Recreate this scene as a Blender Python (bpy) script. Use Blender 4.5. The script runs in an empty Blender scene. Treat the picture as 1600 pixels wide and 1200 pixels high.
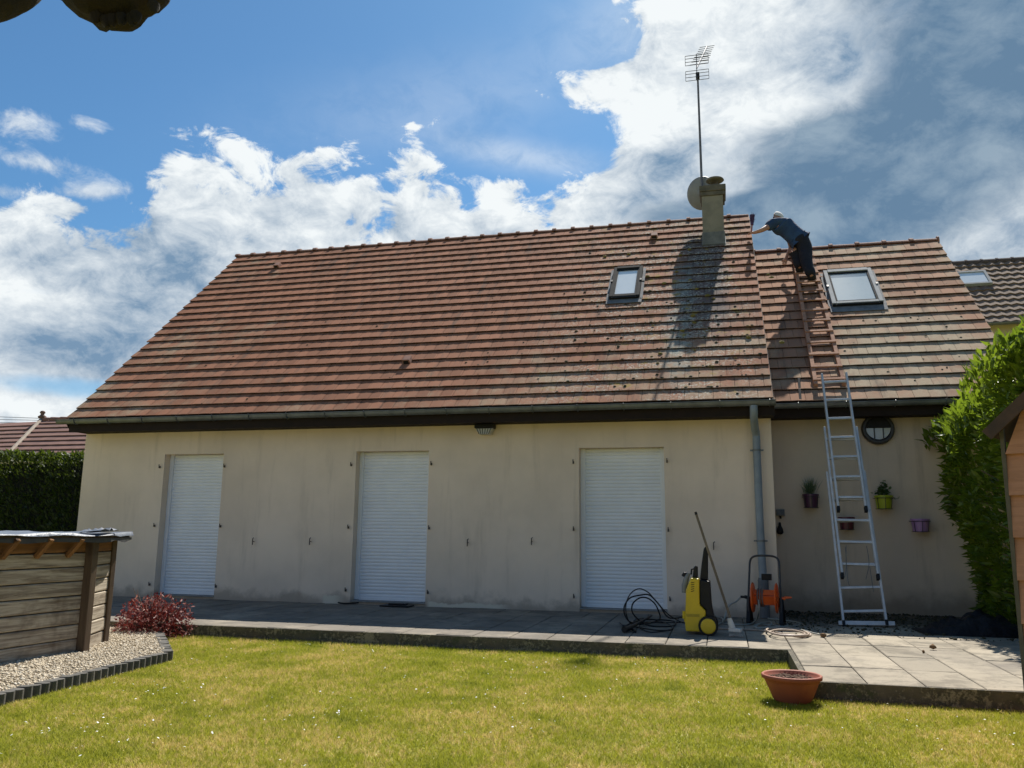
import bpy, math, random
import numpy as np
from mathutils import Vector, Matrix, noise as mnoise

random.seed(7)
rng = np.random.default_rng(7)
SC = bpy.context.scene
COL = SC.collection
R = math.radians

# ------------------------------------------------------------------ camera
CX, CY, CZ, YAW, PITCH, ROLL, FPX = 1.39685, -11.34478, 1.06188, 0.249271, 0.176752, 0.009461, 1284.457


def cam_axes():
    cy, sy = math.cos(YAW), math.sin(YAW)
    fw = Vector((-sy * math.cos(PITCH), cy * math.cos(PITCH), math.sin(PITCH)))
    r0 = Vector((cy, sy, 0))
    u0 = r0.cross(fw)
    r = math.cos(ROLL) * r0 + math.sin(ROLL) * u0
    u = -math.sin(ROLL) * r0 + math.cos(ROLL) * u0
    return r, u, fw


CR, CU, CF = cam_axes()
CO = Vector((CX, CY, CZ))
cam_data = bpy.data.cameras.new('camera')
cam = bpy.data.objects.new('camera', cam_data)
COL.objects.link(cam)
cam.matrix_world = Matrix((
    (CR.x, CU.x, -CF.x, CX), (CR.y, CU.y, -CF.y, CY), (CR.z, CU.z, -CF.z, CZ), (0, 0, 0, 1)))
cam_data.sensor_width = 36
cam_data.sensor_fit = 'HORIZONTAL'
cam_data.lens = 36 * FPX / 1600
cam_data.clip_start = 0.05
cam_data.clip_end = 3000
SC.camera = cam


def ray(px, py):
    return (CF + CR * ((px - 800) / FPX) - CU * ((py - 600) / FPX))


def P(px, py, axis, val):
    """surveyed point: where the sight line meets the plane axis = val"""
    d = ray(px, py)
    i = 'xyz'.index(axis)
    t = (val - CO[i]) / d[i]
    return CO + d * t


def Pn(px, py, o, n):
    d = ray(px, py)
    t = (Vector(o) - CO).dot(Vector(n)) / d.dot(Vector(n))
    return CO + d * t


def azel(px, py):
    d = ray(px, py).normalized()
    return math.degrees(math.atan2(d.x, d.y)), math.degrees(math.asin(d.z))


# ------------------------------------------------------------------ light
SUN_VEC = Vector((0.16, 1.0, 1.39)).normalized()      # towards the sun
SUN_EL = math.asin(SUN_VEC.z)
SUN_AZ = math.atan2(SUN_VEC.x, SUN_VEC.y)
sun_data = bpy.data.lights.new('sun', 'SUN')
sun_data.energy = 5.0
sun_data.angle = R(0.5)
sun_data.color = (1.0, 0.95, 0.87)
sun = bpy.data.objects.new('sun', sun_data)
sun.rotation_euler = SUN_VEC.to_track_quat('Z', 'Y').to_euler()
sun.location = (6, 20, 30)
COL.objects.link(sun)

SC.view_settings.view_transform = 'Standard'
SC.view_settings.look = 'None'
SC.view_settings.gamma = 1.0
SC.view_settings.use_curve_mapping = False
SC.view_settings.exposure = 0.55
SC.cycles.max_bounces = 6
SC.cycles.use_denoising = True


# ------------------------------------------------------------------ node expression helper
class X:
    """a float socket with arithmetic"""
    def __init__(s, nt, sock):
        s.nt, s.k = nt, sock

    def _m(s, op, *a, clamp=False):
        n = s.nt.nodes.new('ShaderNodeMath')
        n.operation = op
        n.use_clamp = clamp
        for i, v in enumerate((s,) + a):
            if isinstance(v, X):
                s.nt.links.new(v.k, n.inputs[i])
            else:
                n.inputs[i].default_value = v
        return X(s.nt, n.outputs[0])

    def __add__(s, o): return s._m('ADD', o)
    __radd__ = __add__
    def __sub__(s, o): return s._m('SUBTRACT', o)
    def __rsub__(s, o): return (s * -1.0) + o
    def __mul__(s, o): return s._m('MULTIPLY', o)
    __rmul__ = __mul__
    def __truediv__(s, o): return s._m('DIVIDE', o)
    def floor(s): return s._m('FLOOR')
    def abs(s): return s._m('ABSOLUTE')
    def sqrt(s): return s._m('SQRT')
    def max(s, o): return s._m('MAXIMUM', o)
    def min(s, o): return s._m('MINIMUM', o)
    def pow(s, o): return s._m('POWER', o)
    def clamp(s): return s._m('ADD', 0.0, clamp=True)
    def mod(s, o): return s._m('FLOORED_MODULO', o)

    def ss(s, a, b, lo=0.0, hi=1.0):
        n = s.nt.nodes.new('ShaderNodeMapRange')
        n.interpolation_type = 'SMOOTHSTEP'
        s.nt.links.new(s.k, n.inputs['Value'])
        if a > b:
            a, b, lo, hi = b, a, hi, lo
        for nm, v in (('From Min', a), ('From Max', b), ('To Min', lo), ('To Max', hi)):
            n.inputs[nm].default_value = v
        return X(s.nt, n.outputs['Result'])


class NT:
    def __init__(s, nt):
        s.nt = nt

    def new(s, t): return s.nt.nodes.new(t)
    def link(s, a, b): s.nt.links.new(a.k if isinstance(a, X) else a, b)

    def setin(s, sock, v):
        if isinstance(v, X):
            s.nt.links.new(v.k, sock)
        elif hasattr(v, 'is_output'):
            s.nt.links.new(v, sock)
        elif v is not None:
            sock.default_value = v

    def xyz(s, sock):
        n = s.new('ShaderNodeSeparateXYZ')
        s.link(sock, n.inputs[0])
        return [X(s.nt, n.outputs[i]) for i in range(3)]

    def vec(s, x, y, z):
        n = s.new('ShaderNodeCombineXYZ')
        for i, v in enumerate((x, y, z)):
            s.setin(n.inputs[i], v)
        return n.outputs[0]

    def noise(s, vec, scale, detail=4, rough=0.55, dist=0.0, off=None):
        n = s.new('ShaderNodeTexNoise')
        if vec is not None:
            if off is not None:
                m = s.new('ShaderNodeVectorMath')
                m.operation = 'ADD'
                s.link(vec, m.inputs[0])
                m.inputs[1].default_value = off
                vec = m.outputs[0]
            s.link(vec, n.inputs['Vector'])
        n.inputs['Scale'].default_value = scale
        n.inputs['Detail'].default_value = detail
        n.inputs['Roughness'].default_value = rough
        n.inputs['Distortion'].default_value = dist
        return X(s.nt, n.outputs[0])

    def voro(s, vec, scale, out='Distance', feature='F1'):
        n = s.new('ShaderNodeTexVoronoi')
        n.feature = feature
        s.link(vec, n.inputs['Vector'])
        n.inputs['Scale'].default_value = scale
        return X(s.nt, n.outputs[out]) if out != 'Color' else n.outputs[out]

    def white(s, vec):
        n = s.new('ShaderNodeTexWhiteNoise')
        s.link(vec, n.inputs['Vector'])
        return X(s.nt, n.outputs['Value'])

    def mix(s, f, a, b, mode='MIX'):
        n = s.new('ShaderNodeMix')
        n.data_type = 'RGBA'
        n.blend_type = mode
        n.clamp_factor = True
        s.setin(n.inputs['Factor'], f)
        for i, v in ((6, a), (7, b)):
            if isinstance(v, tuple):
                v = (*v, 1.0) if len(v) == 3 else v
            s.setin(n.inputs[i], v)
        return n.outputs[2]

    def scalevec(s, vec, sc):
        m = s.new('ShaderNodeVectorMath')
        m.operation = 'MULTIPLY'
        s.link(vec, m.inputs[0])
        m.inputs[1].default_value = sc
        return m.outputs[0]


# ------------------------------------------------------------------ sky
world = bpy.data.worlds.new('World')
SC.world = world
world.use_nodes = True
wn = NT(world.node_tree)
world.node_tree.nodes.clear()
wout = wn.new('ShaderNodeOutputWorld')
sky = wn.new('ShaderNodeTexSky')
sky.sky_type = 'NISHITA'
sky.sun_disc = False
sky.sun_elevation = SUN_EL
sky.sun_rotation = SUN_AZ
sky.altitude = 100
sky.air_density = 1.0
sky.dust_density = 0.6
sky.ozone_density = 2.0
bg_sky = wn.new('ShaderNodeBackground')
bg_sky.inputs['Strength'].default_value = 0.072
wn.link(wn.mix(1.0, sky.outputs[0], (0.58, 0.93, 1.10), 'MULTIPLY'), bg_sky.inputs['Color'])

tc = wn.new('ShaderNodeTexCoord')
dvec = tc.outputs['Generated']
dx, dy, dz = wn.xyz(dvec)
az = dx._m('ARCTAN2', dy) * (180 / math.pi)
el = dz._m('ARCSINE') * (180 / math.pi)
flat = wn.scalevec(dvec, (1.0, 1.0, 1.5))

# outline of the cumulus bank (azimuth -> elevation), read along its upper edge
edge_px = [(-40, 330), (60, 318), (150, 345), (205, 330), (262, 262), (300, 245), (380, 268), (470, 245), (520, 282),
           (590, 312), (622, 275), (655, 245), (700, 262), (735, 300), (790, 285), (850, 298), (900, 270),
           (960, 262), (1100, 262), (1400, 262)]
pts = sorted(azel(*p) for p in edge_px)
AZ0, AZ1, ELM = -60.0, 30.0, 60.0
fc = wn.new('ShaderNodeFloatCurve')
cv = fc.mapping.curves[0]
cpts = [(0.0, 0.36)] + [((a - AZ0) / (AZ1 - AZ0), e / ELM) for a, e in pts] + [(1.0, 0.45)]
cpts = [(max(0, min(1, x)), max(0, min(1, y))) for x, y in cpts]
while len(cv.points) < len(cpts):
    cv.points.new(0.5, 0.5)
for p, (x, y) in zip(cv.points, cpts):
    p.location = (x, y)
    p.handle_type = 'AUTO'
fc.mapping.update()
wn.link((az - AZ0) / (AZ1 - AZ0), fc.inputs['Value'])
edge = X(wn.nt, fc.outputs[0]) * ELM
# away from the view the bank is broken by large noise only
n_big = wn.noise(flat, 2.2, 6, 0.55, 0.3)
n_mid = wn.noise(flat, 7.0, 8, 0.60, 0.4, off=(3.1, 1.7, 0.4))
n_fine = wn.noise(flat, 22.0, 8, 0.66, 0.5, off=(9.2, 4.0, 2.2))
puff = wn.voro(flat, 13.0, feature='SMOOTH_F1')
inview = (az - (-14.0)).abs().ss(52, 40)
infront = inview
edge_out = n_big * 95.0 - 30.0
edge_all = edge * infront + edge_out * (1.0 - infront)
puff2 = wn.voro(wn.scalevec(flat, (1.0, 1.0, 1.0)), 34.0, feature='SMOOTH_F1')
billow = (n_mid - 0.5) * 11.0 + (n_fine - 0.5) * 9.0 + (0.45 - puff) * 6.0 + (0.45 - puff2) * 2.6
cov = (edge_all - el) + billow
# the tall cloud on the right: its left edge as azimuth against elevation
side_px = [(840, 420), (862, 330), (905, 285), (950, 232), (985, 192), (925, 168), (868, 120), (935, 98), (985, 62), (1008, 5), (1015, -60), (1020, -160)]
sp = sorted((azel(*p)[1], azel(*p)[0]) for p in side_px)
fc2 = wn.new('ShaderNodeFloatCurve')
c2_ = fc2.mapping.curves[0]
sp = [(0.0, (sp[0][1] + 30) / 60)] + [(e / ELM, (a + 30) / 60) for e, a in sp] + [(1.0, 0.66)]
while len(c2_.points) < len(sp):
    c2_.points.new(0.5, 0.5)
for p, (x, y) in zip(c2_.points, sp):
    p.location = (x, y)
    p.handle_type = 'AUTO'
fc2.mapping.update()
wn.link((el / ELM).clamp(), fc2.inputs['Value'])
az_edge = X(wn.nt, fc2.outputs[0]) * 60.0 - 30.0
covr = ((az - az_edge) * 0.9 + billow * 0.8) - (1.0 - infront) * 40.0
covr = covr.min((az - 55.0) * -0.6 + billow)
cov = cov.max(covr)
bank = cov.ss(-0.4, 1.3)


def lobe(px, py, rx, ry, rot=0.0):
    """soft oval region of the sky (degrees), centred on a direction"""
    a0, e0 = azel(px, py)
    k = 1 / 22.4                                             # degrees per pixel
    c, s_ = math.cos(R(rot)), math.sin(R(rot))
    u = az - a0
    v = el - e0
    p = (u * c + v * s_) / (rx * k)
    q = (v * c - u * s_) / (ry * k)
    return (p * p + q * q)._m('MULTIPLY', -1.0)._m('EXPONENT')


# holes of blue in the bank low on the left, small scraps above it
hole = (lobe(110, 605, 150, 22) + lobe(60, 455, 45, 14) * 0.6 + lobe(140, 355, 40, 12) * 0.5) * 1.0 + (n_mid - 0.5) * 1.1
bank = bank * (1.0 - hole.ss(0.45, 1.05) * 0.75)
scrap = (lobe(45, 195, 55, 22) + lobe(150, 195, 40, 14) * 0.8 + lobe(60, 255, 95, 18) + lobe(140, 300, 60, 14, 12)
         + lobe(10, 300, 28, 14)) * 0.9 + (n_fine - 0.5) * 1.7 + (n_mid - 0.5) * 0.8
scrap = scrap.ss(0.45, 1.15) * 0.75
wisp = (lobe(820, 245, 150, 22, -8) * 0.8 + lobe(700, 160, 260, 60, 12) * 0.35 + lobe(1000, 40, 120, 60) * 0.6)
wisp = (wisp * (0.3 + n_fine * 1.2)).clamp() * 0.5
mask = bank.max(scrap).max(wisp).clamp()

# light and grey inside the cloud
SD_ = SUN_VEC * 0.035
n_mid_s = wn.noise(flat, 7.0, 8, 0.60, 0.4, off=(3.1 + SD_.x, 1.7 + SD_.y, 0.4 + SD_.z * 1.5))
n_fine_s = wn.noise(flat, 22.0, 8, 0.66, 0.5, off=(9.2 + SD_.x * 0.4, 4.0 + SD_.y * 0.4, 2.2 + SD_.z * 0.6))
lit = (n_mid - n_mid_s) * 2.6 + (n_fine - n_fine_s) * 1.5 + (0.40 - puff) * 0.9 + (n_mid - 0.5) * 0.4
depth = cov.ss(2.0, 22.0)
a1, e1 = azel(1318, 60)
a2, e2 = azel(985, 345)
# signed distance from the edge of the tall dark cloud on the right
lx, ly = a2 - a1, e2 - e1
ll = math.hypot(lx, ly)
side = ((az - a1) * (-ly / ll) + (el - e1) * (lx / ll)) * -1.0
side_w = side * (-1.0)
dk_px = [(1000, 340), (1040, 318), (1125, 300), (1140, 255), (1180, 218), (1240, 190), (1282, 160), (1298, 100), (1304, 30), (1310, -60), (1316, -160)]
dp_ = sorted((azel(*p)[1], azel(*p)[0]) for p in dk_px)
fc3 = wn.new('ShaderNodeFloatCurve')
c3_ = fc3.mapping.curves[0]
dp_ = [(0.0, (dp_[0][1] + 30) / 60)] + [(e / ELM, (a + 30) / 60) for e, a in dp_] + [(1.0, 0.95)]
while len(c3_.points) < len(dp_):
    c3_.points.new(0.5, 0.5)
for p, (x, y) in zip(c3_.points, dp_):
    p.location = (x, y)
    p.handle_type = 'VECTOR'
fc3.mapping.update()
wn.link((el / ELM).clamp(), fc3.inputs['Value'])
side_w = az - (X(wn.nt, fc3.outputs[0]) * 60.0 - 30.0)
dark_r = (side_w + (n_mid - 0.5) * 13.0 + (n_fine - 0.5) * 10.0 + (0.45 - puff) * 5.0).ss(-2.0, 5.0)
open_r = (lobe(1640, 360, 150, 60, 28) * 1.2 + lobe(1480, 400, 150, 26, 12) * 0.7)
dark_r = dark_r * az.ss(-12.5, -7.5) * (1.0 - open_r.clamp() * 0.80)
grey = (lobe(200, 400, 110, 75, 0) * 0.75 + lobe(280, 420, 70, 70) * 0.35 + lobe(1040, 270, 60, 50) * 0.75
        + lobe(960, 320, 110, 25) * 0.40 + lobe(30, 390, 60, 30) * 0.3 + lobe(180, 540, 190, 50) * 0.85 - lobe(60, 470, 80, 26) * 0.5 - lobe(60, 640, 120, 14) * 0.5
        + lobe(560, 340, 150, 25) * 0.35 + lobe(1090, 165, 40, 60) * 0.15)
lowhaze = el.ss(1.0, 14.0, 0.25, 0.0)
shade = (depth * 0.30 + grey * 0.80 - lit * 0.62 + (n_fine - 0.5) * -0.35 + lowhaze + 0.09).clamp()
cloud_c = wn.mix(shade, (0.62, 0.65, 0.66), (0.130, 0.210, 0.310))
slate = wn.mix((lit * 0.9 + n_big * 0.7 - 0.10 + (n_mid - 0.5) * 0.8).clamp(), (0.092, 0.160, 0.245), (0.200, 0.270, 0.340))
cloud_c = wn.mix(dark_r.clamp(), cloud_c, slate)
bg_cl = wn.new('ShaderNodeBackground')
bg_cl.inputs['Strength'].default_value = 1.0
wn.link(cloud_c, bg_cl.inputs['Color'])
mixs = wn.new('ShaderNodeMixShader')
wn.link(mask, mixs.inputs[0])
wn.link(bg_sky.outputs[0], mixs.inputs[1])
wn.link(bg_cl.outputs[0], mixs.inputs[2])
wn.link(mixs.outputs[0], wout.inputs['Surface'])


# ------------------------------------------------------------------ materials
def new_mat(name):
    m = bpy.data.materials.new(name)
    m.use_nodes = True
    t = NT(m.node_tree)
    b = m.node_tree.nodes['Principled BSDF']
    return m, t, b


def pos(t):
    return t.new('ShaderNodeNewGeometry').outputs['Position']


def objc(t):
    return t.new('ShaderNodeTexCoord').outputs['Object']


def bump(t, b, h, strength, dist=0.01):
    n = t.new('ShaderNodeBump')
    n.inputs['Strength'].default_value = strength
    n.inputs['Distance'].default_value = dist
    t.setin(n.inputs['Height'], h)
    t.link(n.outputs[0], b.inputs['Normal'])


def M(name, c1, c2=None, scale=6.0, rough=0.6, metal=0.0, bmp=0.0, bscale=60.0, detail=5, stretch=None, spec=0.5,
      obj_rand=0.0, bdist=0.005):
    m, t, b = new_mat(name)
    c2 = c2 or tuple(x * 0.75 for x in c1)
    v = objc(t)
    if stretch:
        v = t.scalevec(v, stretch)
    n = t.noise(v, scale, detail, 0.6, 0.2)
    f = n.ss(0.3, 0.7)
    if obj_rand:
        oi = t.new('ShaderNodeObjectInfo')
        f = f * (1 - obj_rand) + X(t.nt, oi.outputs['Random']) * obj_rand
    t.link(t.mix(f, c1, c2), b.inputs['Base Color'])
    b.inputs['Roughness'].default_value = rough
    b.inputs['Metallic'].default_value = metal
    b.inputs['Specular IOR Level'].default_value = spec
    if bmp:
        bump(t, b, t.noise(v, bscale, 4, 0.6), bmp, bdist)
    return m


def mat_plaster(name, base, dirt, patches, foot_h=0.20):
    m, t, b = new_mat(name)
    p = pos(t)
    x, y, z = t.xyz(p)
    big = t.noise(p, 0.9, 5, 0.6)
    fine = t.noise(p, 55, 5, 0.7)
    rub = t.noise(p, 160, 3, 0.6)
    streak = t.noise(t.scalevec(p, (3.0, 3.0, 0.35)), 1.6, 6, 0.65)
    col = t.mix(big.ss(0.3, 0.7), base, tuple(c * 0.86 for c in base))
    col = t.mix(streak.ss(0.52, 0.78) * 0.45, col, dirt)
    col = t.mix(fine.ss(0.62, 0.8) * 0.30, col, dirt)
    foot = (z + (t.noise(p, 2.6, 6, 0.65) - 0.5) * 0.55).ss(foot_h, foot_h * 0.1)
    col = t.mix(foot * 0.62, col, tuple(c * 0.55 for c in dirt))
    pm = None
    for x0, x1, zt in patches:
        g = (x - x0).ss(0.0, 0.06) * (x - x1).ss(0.0, -0.25)
        g = g * (z + (t.noise(p, 4.0, 6, 0.7) - 0.5) * 0.16).ss(zt + 0.012, zt - 0.012)
        pm = g if pm is None else pm.max(g)
    if pm is not None:
        col = t.mix(pm, col, (0.66, 0.60, 0.48))
    t.link(col, b.inputs['Base Color'])
    b.inputs['Roughness'].default_value = 0.92
    b.inputs['Specular IOR Level'].default_value = 0.2
    bump(t, b, fine * 0.5 + rub * 0.7 + t.noise(t.scalevec(p, (1, 1, 2.5)), 14, 4, 0.6) * 0.8, 0.30, 0.004)
    return m


ANG = R(43.0)
CA, SA = math.cos(ANG), math.sin(ANG)


def mat_tile(name, e, w, g, clean, worn, stain, grey_bias):
    """concrete roof tiles: colour per tile, weathering by place"""
    m, t, b = new_mat(name)
    p = pos(t)
    x, y, z = t.xyz(p)
    s = (y - e[1]) * CA + (z - e[2]) * SA
    row = (s / g).floor()
    colm = (x / w + row.mod(2.0) * 0.5).floor()
    rnd = t.white(t.vec(colm, row, 0.5))
    rnd2 = t.white(t.vec(colm, row, 7.5))
    big = t.noise(p, 0.55, 5, 0.6, 0.4)
    mid = t.noise(p, 5.0, 6, 0.7)
    fine = t.noise(p, 60, 4, 0.7)
    streak = t.noise(t.scalevec(t.vec(x, s, 0.0), (4.0, 0.5, 1.0)), 1.3, 6, 0.65)
    c = t.mix(rnd, clean, tuple(k * 0.68 for k in clean))
    wf = (big - 0.5) * 2.6 + (mid - 0.5) * 1.2 + grey_bias(x, s, t) + (rnd2 - 0.5) * 0.35
    c = t.mix(wf.ss(0.0, 1.0), c, worn)
    c = t.mix((fine.ss(0.50, 0.68) * 0.55), c, tuple(k * 0.55 for k in worn))
    c = t.mix(streak.ss(0.52, 0.74) * 0.6, c, (0.10, 0.085, 0.07))
    if stain:
        n = t.noise(p, 2.3, 6, 0.65)
        xl = (x + (n - 0.5) * 0.40)
        so = xl.ss(0.70, 1.0) * xl.ss(1.72, 1.45) * s.ss(1.0, 2.6) * s.ss(5.8, 5.2)
        c = t.mix(so * 0.72, c, (0.075, 0.085, 0.09))
        bl = xl.ss(0.55, 0.8) * xl.ss(1.15, 0.9) * s.ss(0.0, 1.0) * s.ss(4.6, 3.8) * mid.ss(0.38, 0.58)
        c = t.mix(bl * 0.65, c, (0.24, 0.29, 0.27))
        near = x.ss(-1.9, 0.2) * x.ss(2.2, 1.6)
        wh = t.noise(p, 24, 5, 0.75).ss(0.50, 0.60) * near * t.noise(p, 1.6, 4, 0.6, off=(7, 3, 1)).ss(0.40, 0.55)
        c = t.mix(wh * 0.75, c, (0.52, 0.50, 0.41))
        bk = t.noise(p, 30, 5, 0.75, off=(4, 9, 2)).ss(0.56, 0.64) * near
        c = t.mix(bk * 0.7, c, (0.06, 0.055, 0.045))
        ye = t.noise(p, 3.4, 5, 0.7, off=(5, 2, 8)).ss(0.55, 0.64) * near * mid.ss(0.42, 0.6)
        c = t.mix(ye * 0.85, c, (0.30, 0.21, 0.045))
    t.link(c, b.inputs['Base Color'])
    b.inputs['Roughness'].default_value = 0.88
    b.inputs['Specular IOR Level'].default_value = 0.08
    bump(t, b, fine + mid * 0.8, 0.35, 0.004)
    return m


def mat_wood(name, c1, c2, dark, axis, scale=1.0, knots=True, rough=0.85):
    """planks: grain runs along the given object axis"""
    m, t, b = new_mat(name)
    v = objc(t)
    oi = t.new('ShaderNodeObjectInfo')
    rnd = X(t.nt, oi.outputs['Random'])
    st = [14.0 * scale] * 3
    st['xyz'.index(axis)] = 0.9 * scale
    sh = t.new('ShaderNodeVectorMath')
    sh.operation = 'ADD'
    t.link(t.scalevec(v, tuple(st)), sh.inputs[0])
    t.link(t.vec(rnd * 37.0, rnd * 11.0, rnd * 23.0), sh.inputs[1])
    g = t.noise(sh.outputs[0], 1.6, 7, 0.7, 0.9)
    fib = t.noise(sh.outputs[0], 7.0, 4, 0.7)
    blot = t.noise(v, 3.0, 4, 0.6, off=(4, 4, 4))
    c = t.mix(g.ss(0.35, 0.68), c1, c2)
    c = t.mix(fib.ss(0.52, 0.8) * 0.7, c, dark)
    c = t.mix((blot + (rnd - 0.5) * 0.3).ss(0.54, 0.72) * 0.55, c, dark)
    if knots:
        k = t.voro(t.scalevec(v, tuple(3.4 if a != axis else 2.0 for a in 'xyz')), 1.0)
        c = t.mix(k.ss(0.16, 0.05) * 0.85, c, tuple(q * 0.4 for q in dark))
    t.link(c, b.inputs['Base Color'])
    b.inputs['Roughness'].default_value = rough
    b.inputs['Specular IOR Level'].default_value = 0.25
    bump(t, b, g + fib * 0.6, 0.5, 0.004)
    return m


def mat_leaf(name, c1, c2, c3, rough=0.45, trans=0.35, scale=40.0):
    m, t, b = new_mat(name)
    p = pos(t)
    q = t.new('ShaderNodeVectorMath')
    q.operation = 'SNAP'
    t.link(p, q.inputs[0])
    q.inputs[1].default_value = (1 / scale,) * 3
    rnd = t.white(q.outputs[0])
    big = t.noise(p, 1.7, 4, 0.6)
    c = t.mix(rnd, c1, c2)
    c = t.mix((big - 0.5).ss(-0.1, 0.25) * 0.7, c, c3)
    t.link(c, b.inputs['Base Color'])
    b.inputs['Roughness'].default_value = rough
    b.inputs['Specular IOR Level'].default_value = 0.4
    if trans:
        tr = t.new('ShaderNodeBsdfTranslucent')
        hs = t.mix(0.5, c, (0.42, 0.60, 0.04), 'MIX') if c1[1] > c1[0] else c
        t.link(hs, tr.inputs['Color'])
        mx = t.new('ShaderNodeMixShader')
        mx.inputs[0].default_value = trans
        t.link(b.outputs[0], mx.inputs[1])
        t.link(tr.outputs[0], mx.inputs[2])
        out = m.node_tree.nodes['Material Output']
        t.link(mx.outputs[0], out.inputs['Surface'])
    return m


# ------------------------------------------------------------------ mesh builder
class MB:
    def __init__(s):
        s.v, s.f = [], []

    def add(s, vs, fs):
        o = len(s.v)
        s.v.extend([tuple(q) for q in vs])
        s.f.extend([tuple(i + o for i in f) for f in fs])
        return s

    def box(s, x0, x1, y0, y1, z0, z1):
        return s.add([(x0, y0, z0), (x1, y0, z0), (x1, y1, z0), (x0, y1, z0), (x0, y0, z1), (x1, y0, z1), (x1, y1, z1), (x0, y1, z1)],
                     [(0, 3, 2, 1), (4, 5, 6, 7), (0, 1, 5, 4), (1, 2, 6, 5), (2, 3, 7, 6), (3, 0, 4, 7)])

    def obox(s, o, ax, ay, az_, lx, ly, lz):
        """oriented box from corner ranges along three unit axes"""
        o, ax, ay, az_ = Vector(o), Vector(ax), Vector(ay), Vector(az_)
        vs = [o + ax * x + ay * y + az_ * z for z in lz for x, y in ((lx[0], ly[0]), (lx[1], ly[0]), (lx[1], ly[1]), (lx[0], ly[1]))]
        return s.add(vs, [(0, 3, 2, 1), (4, 5, 6, 7), (0, 1, 5, 4), (1, 2, 6, 5), (2, 3, 7, 6), (3, 0, 4, 7)])

    def bar(s, p0, p1, w, h, up=(0, 0, 1)):
        p0, p1 = Vector(p0), Vector(p1)
        d = (p1 - p0)
        L = d.length
        d = d / L
        a = d.cross(Vector(up))
        if a.length < 1e-4:
            a = d.cross(Vector((1, 0, 0)))
        a.normalize()
        c = a.cross(d).normalized()
        return s.obox(p0, d, a, c, (0, L), (-w / 2, w / 2), (-h / 2, h / 2))

    def tube(s, path, r, n=8, cap=True):
        path = [Vector(p) for p in path]
        rs = r if isinstance(r, (list, tuple)) else [r] * len(path)
        T = []
        for i in range(len(path)):
            a = path[max(i - 1, 0)]
            b = path[min(i + 1, len(path) - 1)]
            T.append((b - a).normalized())
        nrm = T[0].cross(Vector((0.13, 0.27, 0.95)))
        if nrm.length < 0.05:
            nrm = T[0].cross(Vector((1, 0, 0)))
        nrm.normalize()
        vs, fs = [], []
        for i, (p, t) in enumerate(zip(path, T)):
            nrm = (nrm - t * nrm.dot(t)).normalized()
            bn = t.cross(nrm)
            for k in range(n):
                a = 2 * math.pi * k / n
                vs.append(p + (nrm * math.cos(a) + bn * math.sin(a)) * rs[i])
        for i in range(len(path) - 1):
            for k in range(n):
                k2 = (k + 1) % n
                fs.append((i * n + k, i * n + k2, (i + 1) * n + k2, (i + 1) * n + k))
        s.add(vs, fs)
        if cap:
            s.add(vs[:n], [tuple(range(n - 1, -1, -1))])
            s.add(vs[-n:], [tuple(range(n))])
        return s

    def cyl(s, p0, p1, r0, r1=None, n=16):
        return s.tube([p0, p1], [r0, r0 if r1 is None else r1], n)

    def lathe(s, prof, c, n=24, axis='z', sx=1.0, sy=1.0):
        vs, fs = [], []
        for r, h in prof:
            for k in range(n):
                a = 2 * math.pi * k / n
                u, w = r * math.cos(a) * sx, r * math.sin(a) * sy
                q = {'z': (u, w, h), 'x': (h, u, w), 'y': (u, h, w)}[axis]
                vs.append((c[0] + q[0], c[1] + q[1], c[2] + q[2]))
        for i in range(len(prof) - 1):
            for k in range(n):
                k2 = (k + 1) % n
                f = (i * n + k, i * n + k2, (i + 1) * n + k2, (i + 1) * n + k)
                fs.append(f if axis != 'y' else f[::-1])
        return s.add(vs, fs)

    def prism(s, poly, fn, d0, d1):
        """poly in 2D, fn(u, v, d) -> 3D"""
        n = len(poly)
        vs = [fn(u, v, d0) for u, v in poly] + [fn(u, v, d1) for u, v in poly]
        fs = [tuple(range(n - 1, -1, -1)), tuple(range(n, 2 * n))]
        fs += [(i, (i + 1) % n, (i + 1) % n + n, i + n) for i in range(n)]
        return s.add(vs, fs)


WL = {}


def link(name, me, mat, parent=None, loc=None, smooth=False, bevel=0.0, fix=True):
    if mat is not None:
        me.materials.append(mat)
    if smooth:
        me.polygons.foreach_set('use_smooth', [True] * len(me.polygons))
    o = bpy.data.objects.new(name, me)
    COL.objects.link(o)
    if parent is not None:
        o.parent = parent
    if bevel:
        b = o.modifiers.new('bevel', 'BEVEL')
        b.width = bevel
        b.segments = 2
        b.limit_method = 'ANGLE'
        b.angle_limit = R(40)
    return o


def build(name, mb, mat, parent=None, smooth=False, bevel=0.0, loc=None, recalc=True):
    """world-space geometry -> object; parts sit on their thing's origin unless loc is given"""
    base = WL.get(parent.name, Vector()) if parent is not None else Vector()
    org = Vector(loc) if loc is not None else base
    me = bpy.data.meshes.new(name)
    me.from_pydata([(x - org.x, y - org.y, z - org.z) for x, y, z in mb.v], [], mb.f)
    if recalc:
        import bmesh
        bm = bmesh.new()
        bm.from_mesh(me)
        bmesh.ops.recalc_face_normals(bm, faces=bm.faces)
        bm.to_mesh(me)
        bm.free()
    o = link(name, me, mat, parent, smooth=smooth, bevel=bevel)
    o.location = org - base
    WL[o.name] = org
    return o


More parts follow.
